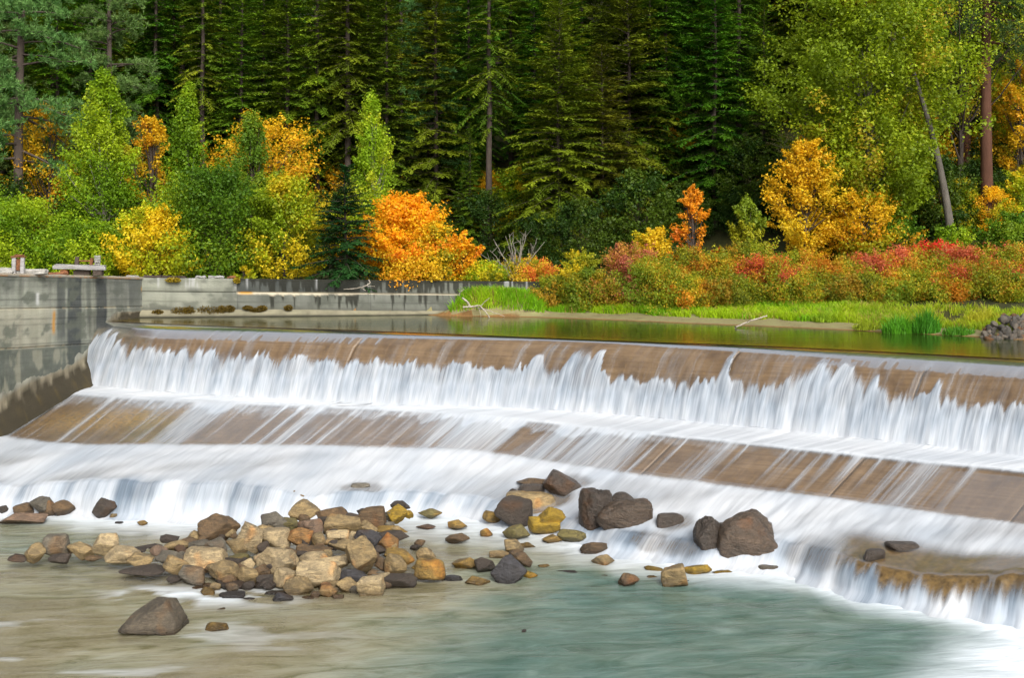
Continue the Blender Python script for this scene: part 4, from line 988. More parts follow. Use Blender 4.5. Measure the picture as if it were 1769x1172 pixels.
# left
LF = 'rocks at the left edge of the river'
rock_row([(177, 899, 40, 37, DARK, dict(z=-4.2, label='dark pointed boulder alone under the left lower falls')), (105, 896, 40, 28, BROWN), (81, 895, 32, 29, BROWN), (69, 884, 38, 23, GREY, dict(z=-4.05)), (40, 891, 34, 21, BROWN), (33, 909, 82, 21, PINK, dict(label='low flat reddish slab at the left frame edge')), (2, 886, 22, 12, DARK), (245, 911, 19, 11, OCHRE), (205, 908, 14, 7, DARK), (196, 896, 14, 8, TAN)],
    'under the left lower falls', LF, z=-4.22, front=True)
rock(260, 1101, 108, 64, (.115, .095, .068), 'large grey brown wedge boulder alone in the shallow foreground', z=-4.27, big=True, rz=.1, planes=4, sharp=34, group=LF, cuts=((-.58, -.15, .80, .36), (.92, -.1, .38, .62), (.1, -.9, .35, .55)))
rock(374, 1099, 42, 23, OCHRE, 'ochre half sunk boulder right of the foreground wedge boulder', z=-4.29, group=LF)
rock(380, 1060, 16, 9, BROWN, 'tiny brown stone between the pile and the foreground wedge boulder', z=-4.26, group=LF)
# loose boulders under water that only tint the shallows
for k, (x, y, w, h, c) in enumerate(((225, 1152, 60, 16, YEL), (1160, 1036, 56, 12, YEL), (1270, 1050, 70, 14, OCHRE), (700, 1052, 80, 18, PALE), (250, 1008, 70, 14, OCHRE), (430, 1085, 120, 24, PALE), (90, 1000, 60, 14, OCHRE), (1330, 1062, 60, 14, OLIVE), (150, 1175, 130, 30, PALE), (560, 1062, 60, 14, OCHRE))):
    rock(x, y, w, h, c, f"{CN[c]} sunken boulder showing through the water, {ORD[k]} of the submerged ones", z=-4.46, sharp=8, sink=.3, name='sunken_boulder', group='boulders under the water surface')

# heap of small riprap stones where the bank meets the right edge
heap = thing('stone_heap', 'heap of small grey riprap stones at the right end of the grassy bank', 'stone heap', tuple(Pz(1748, 586, 0)))
hb = Pz(1748, 586, 0); sm = []
def small_stone(seed):
    r = np.random.default_rng(seed); D_, F_ = ICO2
    n = r.normal(size=(9, 3)); n /= np.linalg.norm(n, axis=1, keepdims=True)
    rr = r.uniform(.6, 1, 9)[None] / np.maximum(D_ @ n.T, 1e-3)
    rad = np.clip((np.mean(rr ** -14.0, axis=1) * 9) ** (-1 / 14), .5, 1.2)
    return mesh_np('stone', D_ * rad[:, None], F_, M_ROCK, True)
sm = [small_stone(k) for k in range(6)]
r = np.random.default_rng(77)
for k in range(150):
    x = r.uniform(-.75, 1.6); f = r.random(); 
    hgt = .62 * sstep(-.8, .1, x)
    y = -.15 + .9 * f; z = hgt * min(1, f * 1.25) * (1 - .1 * r.random()) - .02
    o_ = link('stone', sm[k % 6], heap, (x, y, z), tuple(r.uniform(0, 6, 3)), tuple(np.array([.16, .13, .09]) * r.uniform(.55, 1.1)))
    g_ = r.choice(3, p=[.55, .3, .15]); o_.color = (*np.array([(.15, .14, .125), (.26, .23, .19), (.28, .14, .06)][g_]) * r.uniform(.7, 1.2), 1)

# ------------------------------------------------------------------ foliage generators
def unit(v): return v / (np.linalg.norm(v, axis=-1, keepdims=True) + 1e-9)
def leaf_quads(c, a, b, l, w):
    """diamond leaves: centre, long axis, cross axis, length, width"""
    a = a * (l[:, None] / 2); b = b * (w[:, None] / 2)
    return np.stack([c - a, c + b, c + a, c - b], 1).reshape(-1, 3)
def leaf_tris(c, a, b, l, w):
    a = a * (l[:, None] / 2); b = b * (w[:, None] * .62)
    return np.stack([c - a, c + a * .8 + b, c + a * .8 - b], 1).reshape(-1, 3)
def qf(n): return np.arange(4 * n).reshape(n, 4)
def tf(n): return np.arange(3 * n).reshape(n, 3)
def rgba(c): return np.concatenate([np.clip(c, .004, 1), np.ones((len(c), 1))], 1)

def conifer(seed, Ht, hb, R, dark, light, dens=1.0, subs=2, droop=.35, prof=.8, gapz=0.0, spread=1.0, wbl=.085):
    """fir or spruce: whorls of drooping flat sprays -> (trunk V,F), (needles V, colours)"""
    r = np.random.default_rng(seed)
    C_, A_, B_, L_, W_, K_ = [], [], [], [], [], []
    wood = []
    z = hb
    while z < Ht - .15:
        f = (z - hb) / (Ht - hb)
        z += (.34 - .12 * f) / dens
        nb = r.integers(4, 7)
        a0 = r.uniform(0, 6.28)
        for i in range(nb):
            if r.random() < gapz: continue
            az = a0 + 6.28 * i / nb + r.normal(0, .25)
            L = R * (1 - f) ** prof * r.uniform(.65, 1.18) + .12
            if f < .10: L *= .55 + 4.5 * f
            pit = -.15 + .75 * f + r.normal(0, .10)
            dr = droop * r.uniform(.6, 1.4) * (1 - f * .7)
            o = np.array([math.cos(az), math.sin(az), 0]); s = np.array([-o[1], o[0], 0])
            z0 = z + r.normal(0, .08)
            def at(t): return np.outer(L * t, o) + np.outer(np.ones_like(t), [0, 0, z0]) + np.outer(L * (pit * t - dr * t * t + .22 * dr * np.maximum(t - .7, 0)), [0, 0, 1])
            n = max(4, int(L / .12))
            t = np.linspace(.10, 1.0, n) + r.normal(0, .02, n)
            base = at(t); sl = pit - 2 * dr * t
            fw = unit(np.outer(np.ones(n), o) + np.outer(sl, [0, 0, 1]))
            if L > .5:
                tt = np.linspace(0, .9, 4); wood.append(tube(at(tt), np.linspace(.012 + .011 * L, .006, 4), 3))
            bc = dark + (light - dark) * np.clip(r.normal(.4, .28), 0, 1)
            for sg in (-1, 1):
                ln = (np.minimum(.62, .30 * L) * (1 - .62 * t) + .10) * r.uniform(.7, 1.25, n)
                d = unit(fw * .75 + sg * s * .85 + np.outer(r.normal(-.16, .16, n), [0, 0, 1]))
                cr = unit(np.cross(d, np.array([0, 0, 1.0])) + np.outer(r.normal(0, .35, n), [0, 0, 1]))
                C_.append(base + d * ln[:, None] * .5); A_.append(d); B_.append(cr); L_.append(ln); W_.append(np.full(n, wbl)); K_.append(bc * r.uniform(.8, 1.2, (n, 1)))
                for q in range(subs):
                    for s2 in (-1, 1):
                        d2 = unit(d + s2 * cr * .9 + np.outer(r.normal(-.05, .2, n), [0, 0, 1])); l2 = ln * r.uniform(.3, .5, n)
                        cp = base + d * (ln * (.3 + .35 * q))[:, None]
                        cr2 = unit(np.cross(d2, np.array([0, 0, 1.0])) + np.outer(r.normal(0, .4, n), [0, 0, 1]))
                        C_.append(cp + d2 * l2[:, None] * .5); A_.append(d2); B_.append(cr2); L_.append(l2); W_.append(np.full(n, wbl * .8)); K_.append(bc * r.uniform(.85, 1.35, (n, 1)))
            C_.append(base); A_.append(fw); B_.append(np.outer(np.ones(n), s)); L_.append(np.full(n, .22)); W_.append(np.full(n, .07)); K_.append(np.tile(bc, (n, 1)))
    C_, A_, B_, K_ = map(np.concatenate, (C_, A_, B_, K_)); L_ = np.concatenate(L_); W_ = np.concatenate(W_)
    V = leaf_quads(C_, A_, B_, L_, W_)
    zz = np.linspace(-.4, Ht, 9); tr = tube(np.stack([.04 * np.sin(zz * .7 + seed), .04 * np.cos(zz * .5 + seed), zz], 1), np.linspace(.007 * Ht + .05, .012, 9), 8)
    return tr, join(wood) if wood else None, V, rgba(np.repeat(K_, 4, 0))

def pine(seed, Ht, hb, R, dark, light, nbr=90, tr_r=.26):
    """open-crowned pine: limbs ending in clumps of long needles"""
    r = np.random.default_rng(seed)
    C_, A_, L_, K_ = [], [], [], []; wood = []
    for i in range(nbr):
        f = r.random() ** .85; z0 = hb + (Ht - hb) * f
        az = r.uniform(0, 6.28); L = R * (1 - .75 * f) * r.uniform(.5, 1.15) + .3
        o = np.array([math.cos(az), math.sin(az), 0]); pit = -.1 + .6 * f + r.normal(0, .15)
        def at(t): return np.outer(L * t, o) + np.outer(np.ones_like(t), [0, 0, z0]) + np.outer(L * (pit * t - .15 * t * t), [0, 0, 1])
        tt = np.linspace(0, 1, 5); wob = at(tt) + r.normal(0, .05, (5, 3)) * tt[:, None]
        wood.append(tube(wob, np.linspace(.02 + .014 * L, .008, 5), 4))
        nt = int(8 + 7 * L)
        for k in range(nt):
            t = r.uniform(.35, 1.02); p = at(np.array([t]))[0] + r.normal(0, [.22 * L * .5, .22 * L * .5, .16])
            m = 22; d = unit(r.normal(0, 1, (m, 3)) + o * .5 + np.array([0, 0, .7])); ln = r.uniform(.16, .30, m)
            C_.append(p + d * ln[:, None] * .5); A_.append(d); L_.append(ln)
            K_.append((dark + (light - dark) * np.clip(r.normal(.5, .3), 0, 1)) * r.uniform(.8, 1.25, (m, 1)))
    C_, A_, K_ = map(np.concatenate, (C_, A_, K_)); L_ = np.concatenate(L_)
    B_ = unit(np.cross(A_, r.normal(0, 1, A_.shape)))
    V = leaf_quads(C_, A_, B_, L_, np.full(len(L_), .034))
    zz = np.linspace(-.5, Ht, 12); tr = tube(np.stack([.10 * np.sin(zz * .3 + seed), .08 * np.cos(zz * .25 + seed), zz], 1), tr_r * np.linspace(1, .15, 12) ** .8, 10)
    return tr, join(wood), V, rgba(np.repeat(K_, 4, 0))

def crown(r, cent, crad, nleaf, size, pal, flat=.7, up=.7, aspect=.7, patch=1.0, seed=0, elong=.75):
    """leaf clumps around given centres; pal = list of (colour, weight), laid in patches"""
    n = len(cent); ci = np.repeat(np.arange(n), nleaf)
    g = r.normal(0, 1, (len(ci), 3)); g = unit(g) * (r.random((len(ci), 1)) ** .45)
    c = cent[ci] + g * crad[ci][:, None] * np.array([1, 1, flat])
    ax = cent - np.array([0, 0, 1]) * cent[:, 2:3]; od = unit(ax + np.array([0, 0, 1]) * (.25 + .55 * np.linalg.norm(ax, axis=1, keepdims=True)) + r.normal(0, .12, cent.shape))
    tl = np.clip(r.normal(0, 1, len(ci)), -1.6, 2.0); c = c + od[ci] * (tl * crad[ci] * elong)[:, None]; c = cent[ci] + (c - cent[ci]) * (1 - .22 * np.maximum(tl, 0))[:, None] + od[ci] * (.22 * np.maximum(tl, 0) * tl * crad[ci] * elong)[:, None]
    nrm = unit(g * .7 + r.normal(0, .55, g.shape) + np.array([0, 0, up]))
    a = unit(np.cross(nrm, r.normal(0, 1, g.shape))); b = np.cross(nrm, a)
    l = size * r.uniform(.65, 1.3, len(ci))
    cols = np.array([p_[0] for p_ in pal]); w = np.cumsum([p_[1] for p_ in pal]); w = w / w[-1]
    key = fbm(cent[:, 0] * patch + seed * 3.1, cent[:, 2] * patch + cent[:, 1] * patch * .6, seed, 3)
    key = np.argsort(np.argsort(key)) / max(1, n - 1)
    kk_ = np.clip(key[ci] + r.normal(0, .10, len(ci)), 0, .9999)
    K = cols[np.searchsorted(w, kk_)] * r.uniform(.75, 1.25, (len(ci), 1)) * r.uniform(.9, 1.1, (n, 1))[ci]
    return leaf_tris(c, a, b, l, l * aspect), rgba(np.repeat(K, 3, 0))

def env(kind, h):
    if kind == 'cone': return np.clip(1.15 * (1 - h) ** .75, .05, 1) * sstep(-.05, .18, h)
    if kind == 'spire': return np.clip((1 - h) ** .6 * 1.1, .06, 1) * (.55 + .45 * sstep(0, .3, h))
    if kind == 'dome': return np.sqrt(np.clip(1 - (h * .98) ** 2, 0, 1)) * (.75 + .25 * sstep(0, .25, h))
    if kind == 'vase': return (.35 + .65 * sstep(0, .6, h)) * np.sqrt(np.clip(1 - (np.maximum(h - .45, 0) / .56) ** 2, 0, 1))
    return np.sin(np.clip(h, 0, 1) * np.pi * .93 + .12) ** .7                 # oval

def broadleaf(seed, Ht, Wd, hb, kind, ncl, nleaf, size, pal, flat=.65, trunk_r=.09, bark=None, lean=0.0, stems=1, patch=.6, inner=.55, crad=.13, up=.7, aspect=.7, avoid=None):
    r = np.random.default_rng(seed)
    h = r.random(ncl) ** .9; az = r.uniform(0, 6.28, ncl)
    e = env(kind, h); lob = (.22 + 1.45 * fbm(az * 1.8 + seed, h * 6, seed, 3)) * r.uniform(.72, 1.12, ncl)
    rad = Wd / 2 * e * lob * (inner + (1 - inner) * r.random(ncl) ** .5)
    z = hb + (Ht - hb) * h
    cent = np.stack([rad * np.cos(az) + lean * z, rad * np.sin(az), z], 1)
    if avoid is not None: cent = cent + np.array([9, 0, 0]) * 0; bad = avoid(cent); cent[bad, 1] = np.abs(cent[bad, 1]) + .4
    cr = (crad * Wd * r.uniform(.6, 1.25, ncl)) * (.45 + .55 * np.clip(e, 0, 1))
    V, K = crown(r, cent, cr, int(nleaf * 1.7), size * .80, pal, flat, up, aspect, patch, seed)
    wood = []
    for s in range(stems):
        zz = np.linspace(-.25, Ht * (.86 if kind != 'dome' else .6), 8); a = r.uniform(0, 6.28); sp = 0 if stems == 1 else r.uniform(.1, .32) * Wd / Ht
        pts = np.stack([lean * zz + sp * np.maximum(zz, 0) * math.cos(a) + .05 * np.sin(zz * 1.3 + seed + s), sp * np.maximum(zz, 0) * math.sin(a) + .05 * np.cos(zz * 1.1 + s), zz], 1)
        wood.append(tube(pts, trunk_r * np.linspace(1, .15, 8), 8))
    limbs = []
    for i in r.choice(ncl, min(ncl, 46), replace=False):
        c = cent[i]; z0 = max(.15, c[2] * r.uniform(.45, .8)); p0 = np.array([lean * z0, 0, z0])
        mid = p0 * .5 + c * .5 + np.array([0, 0, -.06 * np.linalg.norm(c - p0)])
        limbs.append(tube(np.stack([p0, mid, c]), [trunk_r * .32, trunk_r * .2, trunk_r * .06], 4))
    return join(wood), join(limbs), V, K, 3

def plant_meshes(g, mleaf, mbark):
    tr, wood, V, K = g[:4]; vpl = g[4] if len(g) > 4 else 4
    out = [('trunk', mesh_np('trunk', tr[0], tr[1], mbark, True))]
    if wood is not None: out.append(('limbs', mesh_np('limbs', wood[0], wood[1], mbark, True)))
    out.append(('crown', mesh_np('crown', V, qf(len(V) // 4) if vpl == 4 else tf(len(V) // 3), mleaf, False, {'tint': K})))
    return out
def plant(name, label, cat, meshes, loc, rz=0.0, sc=1.0, group=None, stems='trunk'):
    t = thing(name, label, cat, tuple(loc), rz, group, sc)
    for nm, m in meshes:
        o_ = link('stems' if (nm == 'trunk' and stems != 'trunk') else nm, m, t)
        if nm in ('crown', 'limbs'): o_['kind'] = 'stuff'
    return t
def on_ground(px, d, sink=.05):
    X = (px - CX) / FPX * d
    return np.array([X, d, float(ground_z(X, d)) - sink])
def height_to(px, d, ytop):                       # metres from the ground up to photo row ytop at that distance
    return ZC - (ytop - HY) * d / FPX - on_ground(px, d)[2]

A3 = np.array
FD, FL = A3([.050, .105, .005]), A3([.165, .25, .010])           # fir greens
SD, SL = A3([.075, .110, .005]), A3([.21, .24, .010])           # olive spruce
PD, PL = A3([.055, .11, .020]), A3([.165, .25, .062])           # blue-green pine

# ------------------------------------------------------------------ conifers
firs = [plant_meshes(conifer(21, 20, 1.2, 2.6, FD, FL, 1.0, 2, .35), M_NEEDLE, M_BARK),
        plant_meshes(conifer(22, 22, 4.5, 2.2, FD * 1.1, FL * 1.15, .95, 2, .42, gapz=.15), M_NEEDLE, M_BARK),
        plant_meshes(conifer(23, 18, .6, 3.0, FD, FL * 1.1, .9, 2, .3, prof=.9), M_NEEDLE, M_BARK),
        plant_meshes(conifer(24, 24, 7.0, 2.1, FD * 1.2, SL, .85, 1, .45, gapz=.3), M_NEEDLE, M_BARK)]
hero = plant_meshes(conifer(31, 13.2, .5, 3.5, SD, SL, 1.15, 2, .28, prof=.72, wbl=.075), M_NEEDLE, M_BARK)
hero2 = plant_meshes(conifer(32, 11.5, .5, 3.2, SD * .9, SL * .85, 1.05, 2, .3, prof=.75, wbl=.075), M_NEEDLE, M_BARK)
small_fir = plant_meshes(conifer(33, 4.6, .1, 1.75, A3([.014, .050, .010]), A3([.04, .11, .02]), 1.9, 2, .2, prof=.85, wbl=.06), M_NEEDLE, M_BARK)
pines = [plant_meshes(pine(41, 20, 5.0, 3.1, PD, PL, 100, .24), M_NEEDLE, M_BARK), plant_meshes(pine(42, 22, 8.5, 2.8, PD * .9, PL * .85, 85, .30), M_NEEDLE, M_BARK_RED)]

def conif(ms, px, d, ytop, base_h, name, label, group=None, rz=0.0, cat='tree'):
    g = on_ground(px, d, .1); sc = height_to(px, d, ytop) / base_h
    return plant(name, label, cat, ms, g, rz, sc, group)
conif(hero, 965, 57, -4, 13.2, 'spruce_tree', 'olive green spruce with a sharp spire in the middle of the forest edge')
conif(hero2, 1040, 58.5, 75, 11.5, 'spruce_tree', 'second olive spruce close on the right of the spired spruce', rz=1.1)
conif(hero2, 1085, 62, -90, 11.5, 'spruce_tree', 'tall dark spruce rising behind the right side of the olive spruces', rz=2.4)
conif(small_fir, 597, 45.3, 285, 4.6, 'fir_tree', 'small dark fir just behind the back wall between yellow and orange maples')
conif(firs[2], 730, 52.5, 330, 18, 'fir_tree', 'low young fir in the shade right of the orange maple')
conif(firs[2], 812, 58, 210, 18, 'fir_tree', 'half grown dark fir left of the bare shrub', rz=.8)
conif(pines[0], 36, 53, -330, 20, 'pine_tree', 'blue green pine with a dark bare trunk at the left frame edge', rz=.4)
conif(pines[0], 192, 57, -160, 20, 'pine_tree', 'blue green pine behind the tall green cottonwood', rz=2.2)
conif(pines[0], -40, 60, -250, 20, 'pine_tree', 'blue green pine half cut by the left frame edge', rz=4.2)
conif(pines[1], 1706, 51, -420, 22, 'pine_tree', 'tall pine with a thick straight red brown trunk at the right', rz=1.0)
conif(pines[1], 1666, 55, -330, 22, 'pine_tree', 'thinner pine just left of the thick red trunk', rz=3.0)
conif(pines[0], 742, 63, -160, 20, 'pine_tree', 'slim pine with a reddish trunk above the orange maple', rz=2.0)
named = [(350, 64, -260, 3, 'fir with a thin pale bare trunk above the yellow maples'), (548, 62, -230, 1, 'fir with a bare grey trunk above the small yellow maple'), (845, 60, -300, 3, 'fir with a tall dark trunk left of the spired spruce'), (920, 66, -300, 1, 'fir with a straight trunk close behind the spired spruce'),
         (1150, 63, -220, 1, 'dense fir right of the olive spruces'), (1235, 60, -160, 2, 'broad dark fir right of the centre of the forest'), (1320, 59, 0, 0, 'fir with a pointed top left of the big green birch'), (1385, 66, -150, 1, 'fir rising behind the left flank of the big green birch'),
         (455, 66, -200, 1, 'dense fir above the tall yellow maple'), (600, 68, -250, 0, 'dark fir behind the bright lime cottonwood'), (668, 61, -140, 0, 'dense dark fir right of the bright lime cottonwood'), (270, 66, -240, 1, 'fir between the two left blue green pines and the bare trunked fir')]
for k, (px_, d, yt, v, lb) in enumerate(named):
    conif(firs[v], px_, d, yt, (20, 22, 18, 24)[v], 'fir_tree', lb, 'firs along the forest edge', rz=k * 1.7)
r = np.random.default_rng(81)
for k in range(24):
    px_ = -60 + 80 * k + r.uniform(-25, 25); d = r.uniform(61, 67)
    if 1380 < px_ < 1800: d += 4
    g = on_ground(px_, d, .2); v = (0, 2, 1)[k % 3]
    plant('fir_tree', f'full green fir of the forest front, {ORD[k]} from the left', 'tree', firs[v], g, k * 1.3, r.uniform(.75, 1.1), 'firs of the forest front')
r = np.random.default_rng(8)
ROWN = {70: 'nearest', 77: 'second', 85: 'third', 95: 'farthest'}
for d in (70, 77, 85, 95):
    X = -.50 * d - 2; ir = 0
    while X < .50 * d + 2:
        X += r.uniform(2.6, 4.4) * (d / 75) ** .5
        px_ = CX + FPX * X / d; dd = d + r.uniform(-2.5, 2.5)
        v = r.choice(4, p=[.36, .24, .3, .1]); g = on_ground(px_, dd, .2)
        ir += 1
        plant('fir_tree', f'dark hillside fir, {ORD[ir - 1]} from the left in the {ROWN[d]} forest row' if ir <= 24 else f'dark hillside fir at the right end of the {ROWN[d]} forest row', 'tree', firs[v], g, r.uniform(0, 6.28), r.uniform(.8, 1.2), 'firs on the hillside')

for k, (px_, d) in enumerate(((1850, 60), (1920, 66), (1990, 58), (2070, 63), (2150, 70), (2240, 60), (-110, 62), (-190, 58), (-280, 66), (-360, 60))):
    plant('fir_tree', f"dark fir beyond the {'right' if px_ > 0 else 'left'} edge of the view", 'tree', firs[k % 3], on_ground(px_, d, .2), k * 2.1, .9 + .05 * (k % 4), 'firs beyond the view')

# ------------------------------------------------------------------ broadleaf trees
GRN = [(A3([.13, .24, .004]), .3), (A3([.21, .33, .006]), .4), (A3([.33, .43, .010]), .3)]
GRN_D = [(A3([.070, .16, .004]), .45), (A3([.12, .23, .006]), .4), (A3([.20, .30, .01]), .15)]
LIME = [(A3([.24, .38, .008]), .4), (A3([.36, .48, .012]), .4), (A3([.48, .52, .02]), .2)]
YG = [(A3([.24, .34, .006]), .35), (A3([.44, .48, .010]), .4), (A3([.72, .56, .015]), .25)]
YEL_ = [(A3([.74, .54, .012]), .5), (A3([.82, .62, .02]), .35), (A3([.40, .42, .012]), .15)]
ORG = [(A3([.84, .38, .006]), .5), (A3([.86, .50, .010]), .35), (A3([.76, .26, .008]), .15)]
ORY = [(A3([.80, .50, .012]), .6), (A3([.78, .38, .01]), .2), (A3([.45, .42, .01]), .2)]
BIR = [(A3([.20, .29, .006]), .35), (A3([.29, .385, .008]), .4), (A3([.40, .46, .014]), .2), (A3([.5, .38, .02]), .05)]
trees = [
 # px, depth, top row, width px, crown-base frac, kind, clumps, leaves/clump, leaf, palette, flat, bark, name, label
 (180, 49, 128, 150, .10, 'spire', 330, 64, .13, GRN, .9, M_BARK_PALE, 'cottonwood_tree', 'tall narrow green cottonwood at the left behind the abutment', dict(inner=.2)),
 (325, 50, 148, 130, .08, 'cone', 290, 60, .13, GRN, .8, M_BARK_PALE, 'cottonwood_tree', 'green cottonwood with a pointed top left of the yellow maples', dict(inner=.2)),
 (435, 50.5, 200, 150, .08, 'cone', 210, 58, .12, [(A3([.10, .19, .008]), .4), (A3([.20, .28, .01]), .6)], .7, M_BARK, 'maple_tree', 'yellow green tree standing in front of the orange yellow maple', {}),
 (642, 53, 163, 122, .05, 'cone', 250, 62, .12, LIME, .8, M_BARK_PALE, 'cottonwood_tree', 'bright lime cottonwood in the middle left', dict(inner=.2)),
 (452, 54, 210, 210, .15, 'oval', 190, 60, .14, ORY, .5, M_BARK, 'maple_tree', 'tall orange yellow maple behind the yellow green tree', {}),
 (85, 55, 185, 170, .10, 'oval', 150, 60, .14, ORY, .5, M_BARK, 'maple_tree', 'orange yellow maple behind the dark trunk at the left', {}),
 (262, 54, 208, 100, .3, 'oval', 90, 55, .14, ORY, .5, M_BARK, 'maple_tree', 'small patch of orange maple between the two left cottonwoods', {}),
 (265, 45.6, 362, 150, .10, 'dome', 130, 62, .13, YG[1:] + YEL_[:1], .45, M_BARK, 'maple_tree', 'small bright yellow maple just behind the left wall joint', dict(stems=3)),
 (372, 46.8, 300, 215, .02, 'dome', 240, 60, .13, GRN_D, .7, M_BARK, 'maple_shrub', 'big dark green leafy shrub behind the back wall', dict(stems=4)),
 (492, 46.6, 312, 160, .06, 'dome', 190, 62, .13, YG, .42, M_BARK, 'maple_tree', 'yellow green maple left of the small dark fir', dict(stems=3)),
 (698, 47.2, 346, 165, .05, 'dome', 230, 70, .13, ORG, .5, M_BARK, 'maple_tree', 'glowing orange maple right of the small dark fir', dict(stems=3)),
 (752, 46.3, 392, 95, .03, 'dome', 110, 60, .12, [(A3([.70, .50, .015]), .6), (A3([.36, .36, .012]), .4)], .5, M_BARK, 'maple_shrub', 'yellow maple shrub between the two orange maples', dict(stems=3)),
 (798, 46.4, 406, 72, .05, 'oval', 80, 60, .12, ORG, .5, M_BARK, 'maple_tree', 'small deep orange maple left of the bare shrub', {}),
 (720, 46.2, 435, 170, .0, 'dome', 120, 60, .12, [(A3([.70, .46, .015]), .7), (A3([.75, .34, .01]), .3)], .5, M_BARK, 'maple_shrub', 'low golden shrub along the wall under the orange maples', dict(stems=4)),
 (1500, 50, -60, 330, .12, 'oval', 700, 84, .17, BIR, .75, M_BARK_GREY, 'birch_tree', 'big green birch crown leaning left over the red shrubs', dict(notrunk=True, inner=.25, crad=.085)),
 (1660, 52.5, -120, 260, .38, 'oval', 220, 60, .12, BIR, .75, M_BARK, 'birch_tree', 'green birch crown behind the tall red brown pine trunk', {}),
 (1770, 54, -20, 170, .3, 'oval', 170, 58, .12, BIR, .75, M_BARK, 'birch_tree', 'green birch cut by the right frame edge', {}),
 (1392, 48.5, 250, 130, .12, 'oval', 150, 64, .14, [(A3([.80, .50, .012]), .7), (A3([.84, .60, .02]), .3)], .42, M_BARK, 'maple_tree', 'layered golden maple under the left edge of the big birch', {}),
 (1490, 48, 335, 150, .2, 'oval', 85, 55, .14, ORY, .4, M_BARK, 'maple_tree', 'thin golden maple in the shade under the big birch', {}),
 (1196, 46, 322, 95, .12, 'cone', 60, 46, .13, [(A3([.72, .30, .01]), .7), (A3([.62, .18, .01]), .3)], .6, M_BARK, 'maple_tree', 'sparse orange sapling with a thin top left of centre right', {}),
 (1128, 46.5, 398, 88, .1, 'dome', 70, 58, .13, [(A3([.68, .48, .015]), .8), (A3([.4, .38, .015]), .2)], .45, M_BARK, 'maple_shrub', 'bright yellow maple shrub left of the orange sapling', dict(stems=3)),
 (1290, 46, 345, 110, .1, 'cone', 90, 56, .13, [(A3([.18, .25, .01]), .5), (A3([.36, .36, .014]), .5)], .4, M_BARK, 'maple_tree', 'yellow green sapling right of the orange sapling', {}),
 (1765, 53, 110, 110, .3, 'oval', 80, 55, .14, ORY, .5, M_BARK, 'maple_tree', 'golden foliage at the right edge behind the pine trunk', {}),
 (1640, 57, 225, 230, .15, 'oval', 110, 55, .14, ORY, .5, M_BARK, 'maple_tree', 'golden maple in the shade between the birch trunk and pine', {}),
 (1755, 47.5, 372, 130, .0, 'dome', 120, 60, .12, GRN_D, .7, M_BARK, 'shrub', 'green shrub at the foot of the tall right pine', dict(stems=4)),
 (1640, 48, 395, 90, .0, 'dome', 70, 60, .12, GRN, .6, M_BARK, 'shrub', 'green yellow shrub at the foot of the leaning birch trunk', dict(stems=4)),
 (1550, 48.5, 380, 120, .0, 'dome', 80, 60, .12, GRN_D, .6, M_BARK, 'shrub', 'dark green shrub under the big birch crown', dict(stems=4)),
 (40, 46.5, 355, 190, .0, 'dome', 190, 60, .12, GRN, .7, M_BARK, 'shrub', 'green shrub behind the left end of the abutment', dict(stems=4)),
 (150, 46.0, 388, 170, .0, 'dome', 160, 60, .12, GRN, .7, M_BARK, 'shrub', 'green shrub behind the timber frame', dict(stems=4)),
 (-30, 48, 330, 190, .0, 'dome', 120, 60, .12, GRN_D, .7, M_BARK, 'shrub', 'green shrub cut by the left frame edge', dict(stems=4)),
 (420, 45.2, 462, 36, .0, 'dome', 26, 46, .09, YG[1:], .6, M_BARK, 'sapling', 'tiny yellow sapling growing on the back wall joint', dict(stems=2)),
 (1000, 45.2, 438, 84, .0, 'dome', 90, 58, .10, [(A3([.62, .48, .015]), .7), (A3([.30, .32, .012]), .3)], .6, M_BARK, 'shrub', 'yellow shrub at the right end of the back wall', dict(stems=4)),
]
for k, (px_, d, yt, wpx, hbf, kind, ncl, nl, sz, pal, flat, bark, nm, lb, ex) in enumerate(trees):
    Ht = height_to(px_, d, yt); Wd = wpx * d / FPX
    ex = dict(ex); nt = ex.pop('notrunk', False)
    if nt:
        o3 = on_ground(px_, d); zt_ = np.array([(P(1, y_, d) - o3)[2] for y_ in (440, 390, 330, 270, 215, 150)]); xt_ = np.array([(P(x_, 1, d) - o3)[0] for x_ in (1634, 1628, 1618, 1606, 1592, 1572)])
        ex['avoid'] = lambda c_, zt_=zt_, xt_=xt_: (np.abs(c_[:, 0] - np.interp(c_[:, 2], zt_, xt_)) < .75) & (c_[:, 1] < .3) & (c_[:, 2] < zt_[4])
    g = broadleaf(200 + k, Ht, Wd, hbf * Ht, kind, ncl, nl, sz, pal, flat, .055 + .009 * Ht if 'stems' not in ex else .035, patch=.55, **ex)
    if nt:      # the leaning trunk stands right of the crown's middle
        o3 = on_ground(px_, d); pts = [P(1634, 440, d) - o3, P(1628, 390, d) - o3, P(1618, 330, d) - o3, P(1606, 270, d) - o3, P(1592, 215, d) - o3, P(1572, 150, d) - o3, P(1548, 70, d) - o3]
        pts = [np.array([q[0], -.9, q[2]]) for q in pts]; pts[0][2] = -.3
        q = smooth1(np.stack([np.interp(np.linspace(0, 6, 25), np.arange(7), np.array(pts)[:, j]) for j in range(3)], 1), 3)
        fork = np.array([P(1607, 272, d) - o3, P(1590, 258, d) - o3, P(1568, 245, d) - o3]); fork[:, 1] = -.9
        g = (join([tube(q, np.linspace(.20, .06, 25), 9), tube(fork, [.07, .05, .03], 6)]), g[1], g[2], g[3], 3)
    plant(nm, lb, 'tree' if 'tree' in nm else ('sapling' if nm == 'sapling' else 'shrub'), plant_meshes(g, M_LEAF, bark), on_ground(px_, d), group='autumn trees and shrubs along the bank', stems='stems' if 'stems' in ex else 'trunk')

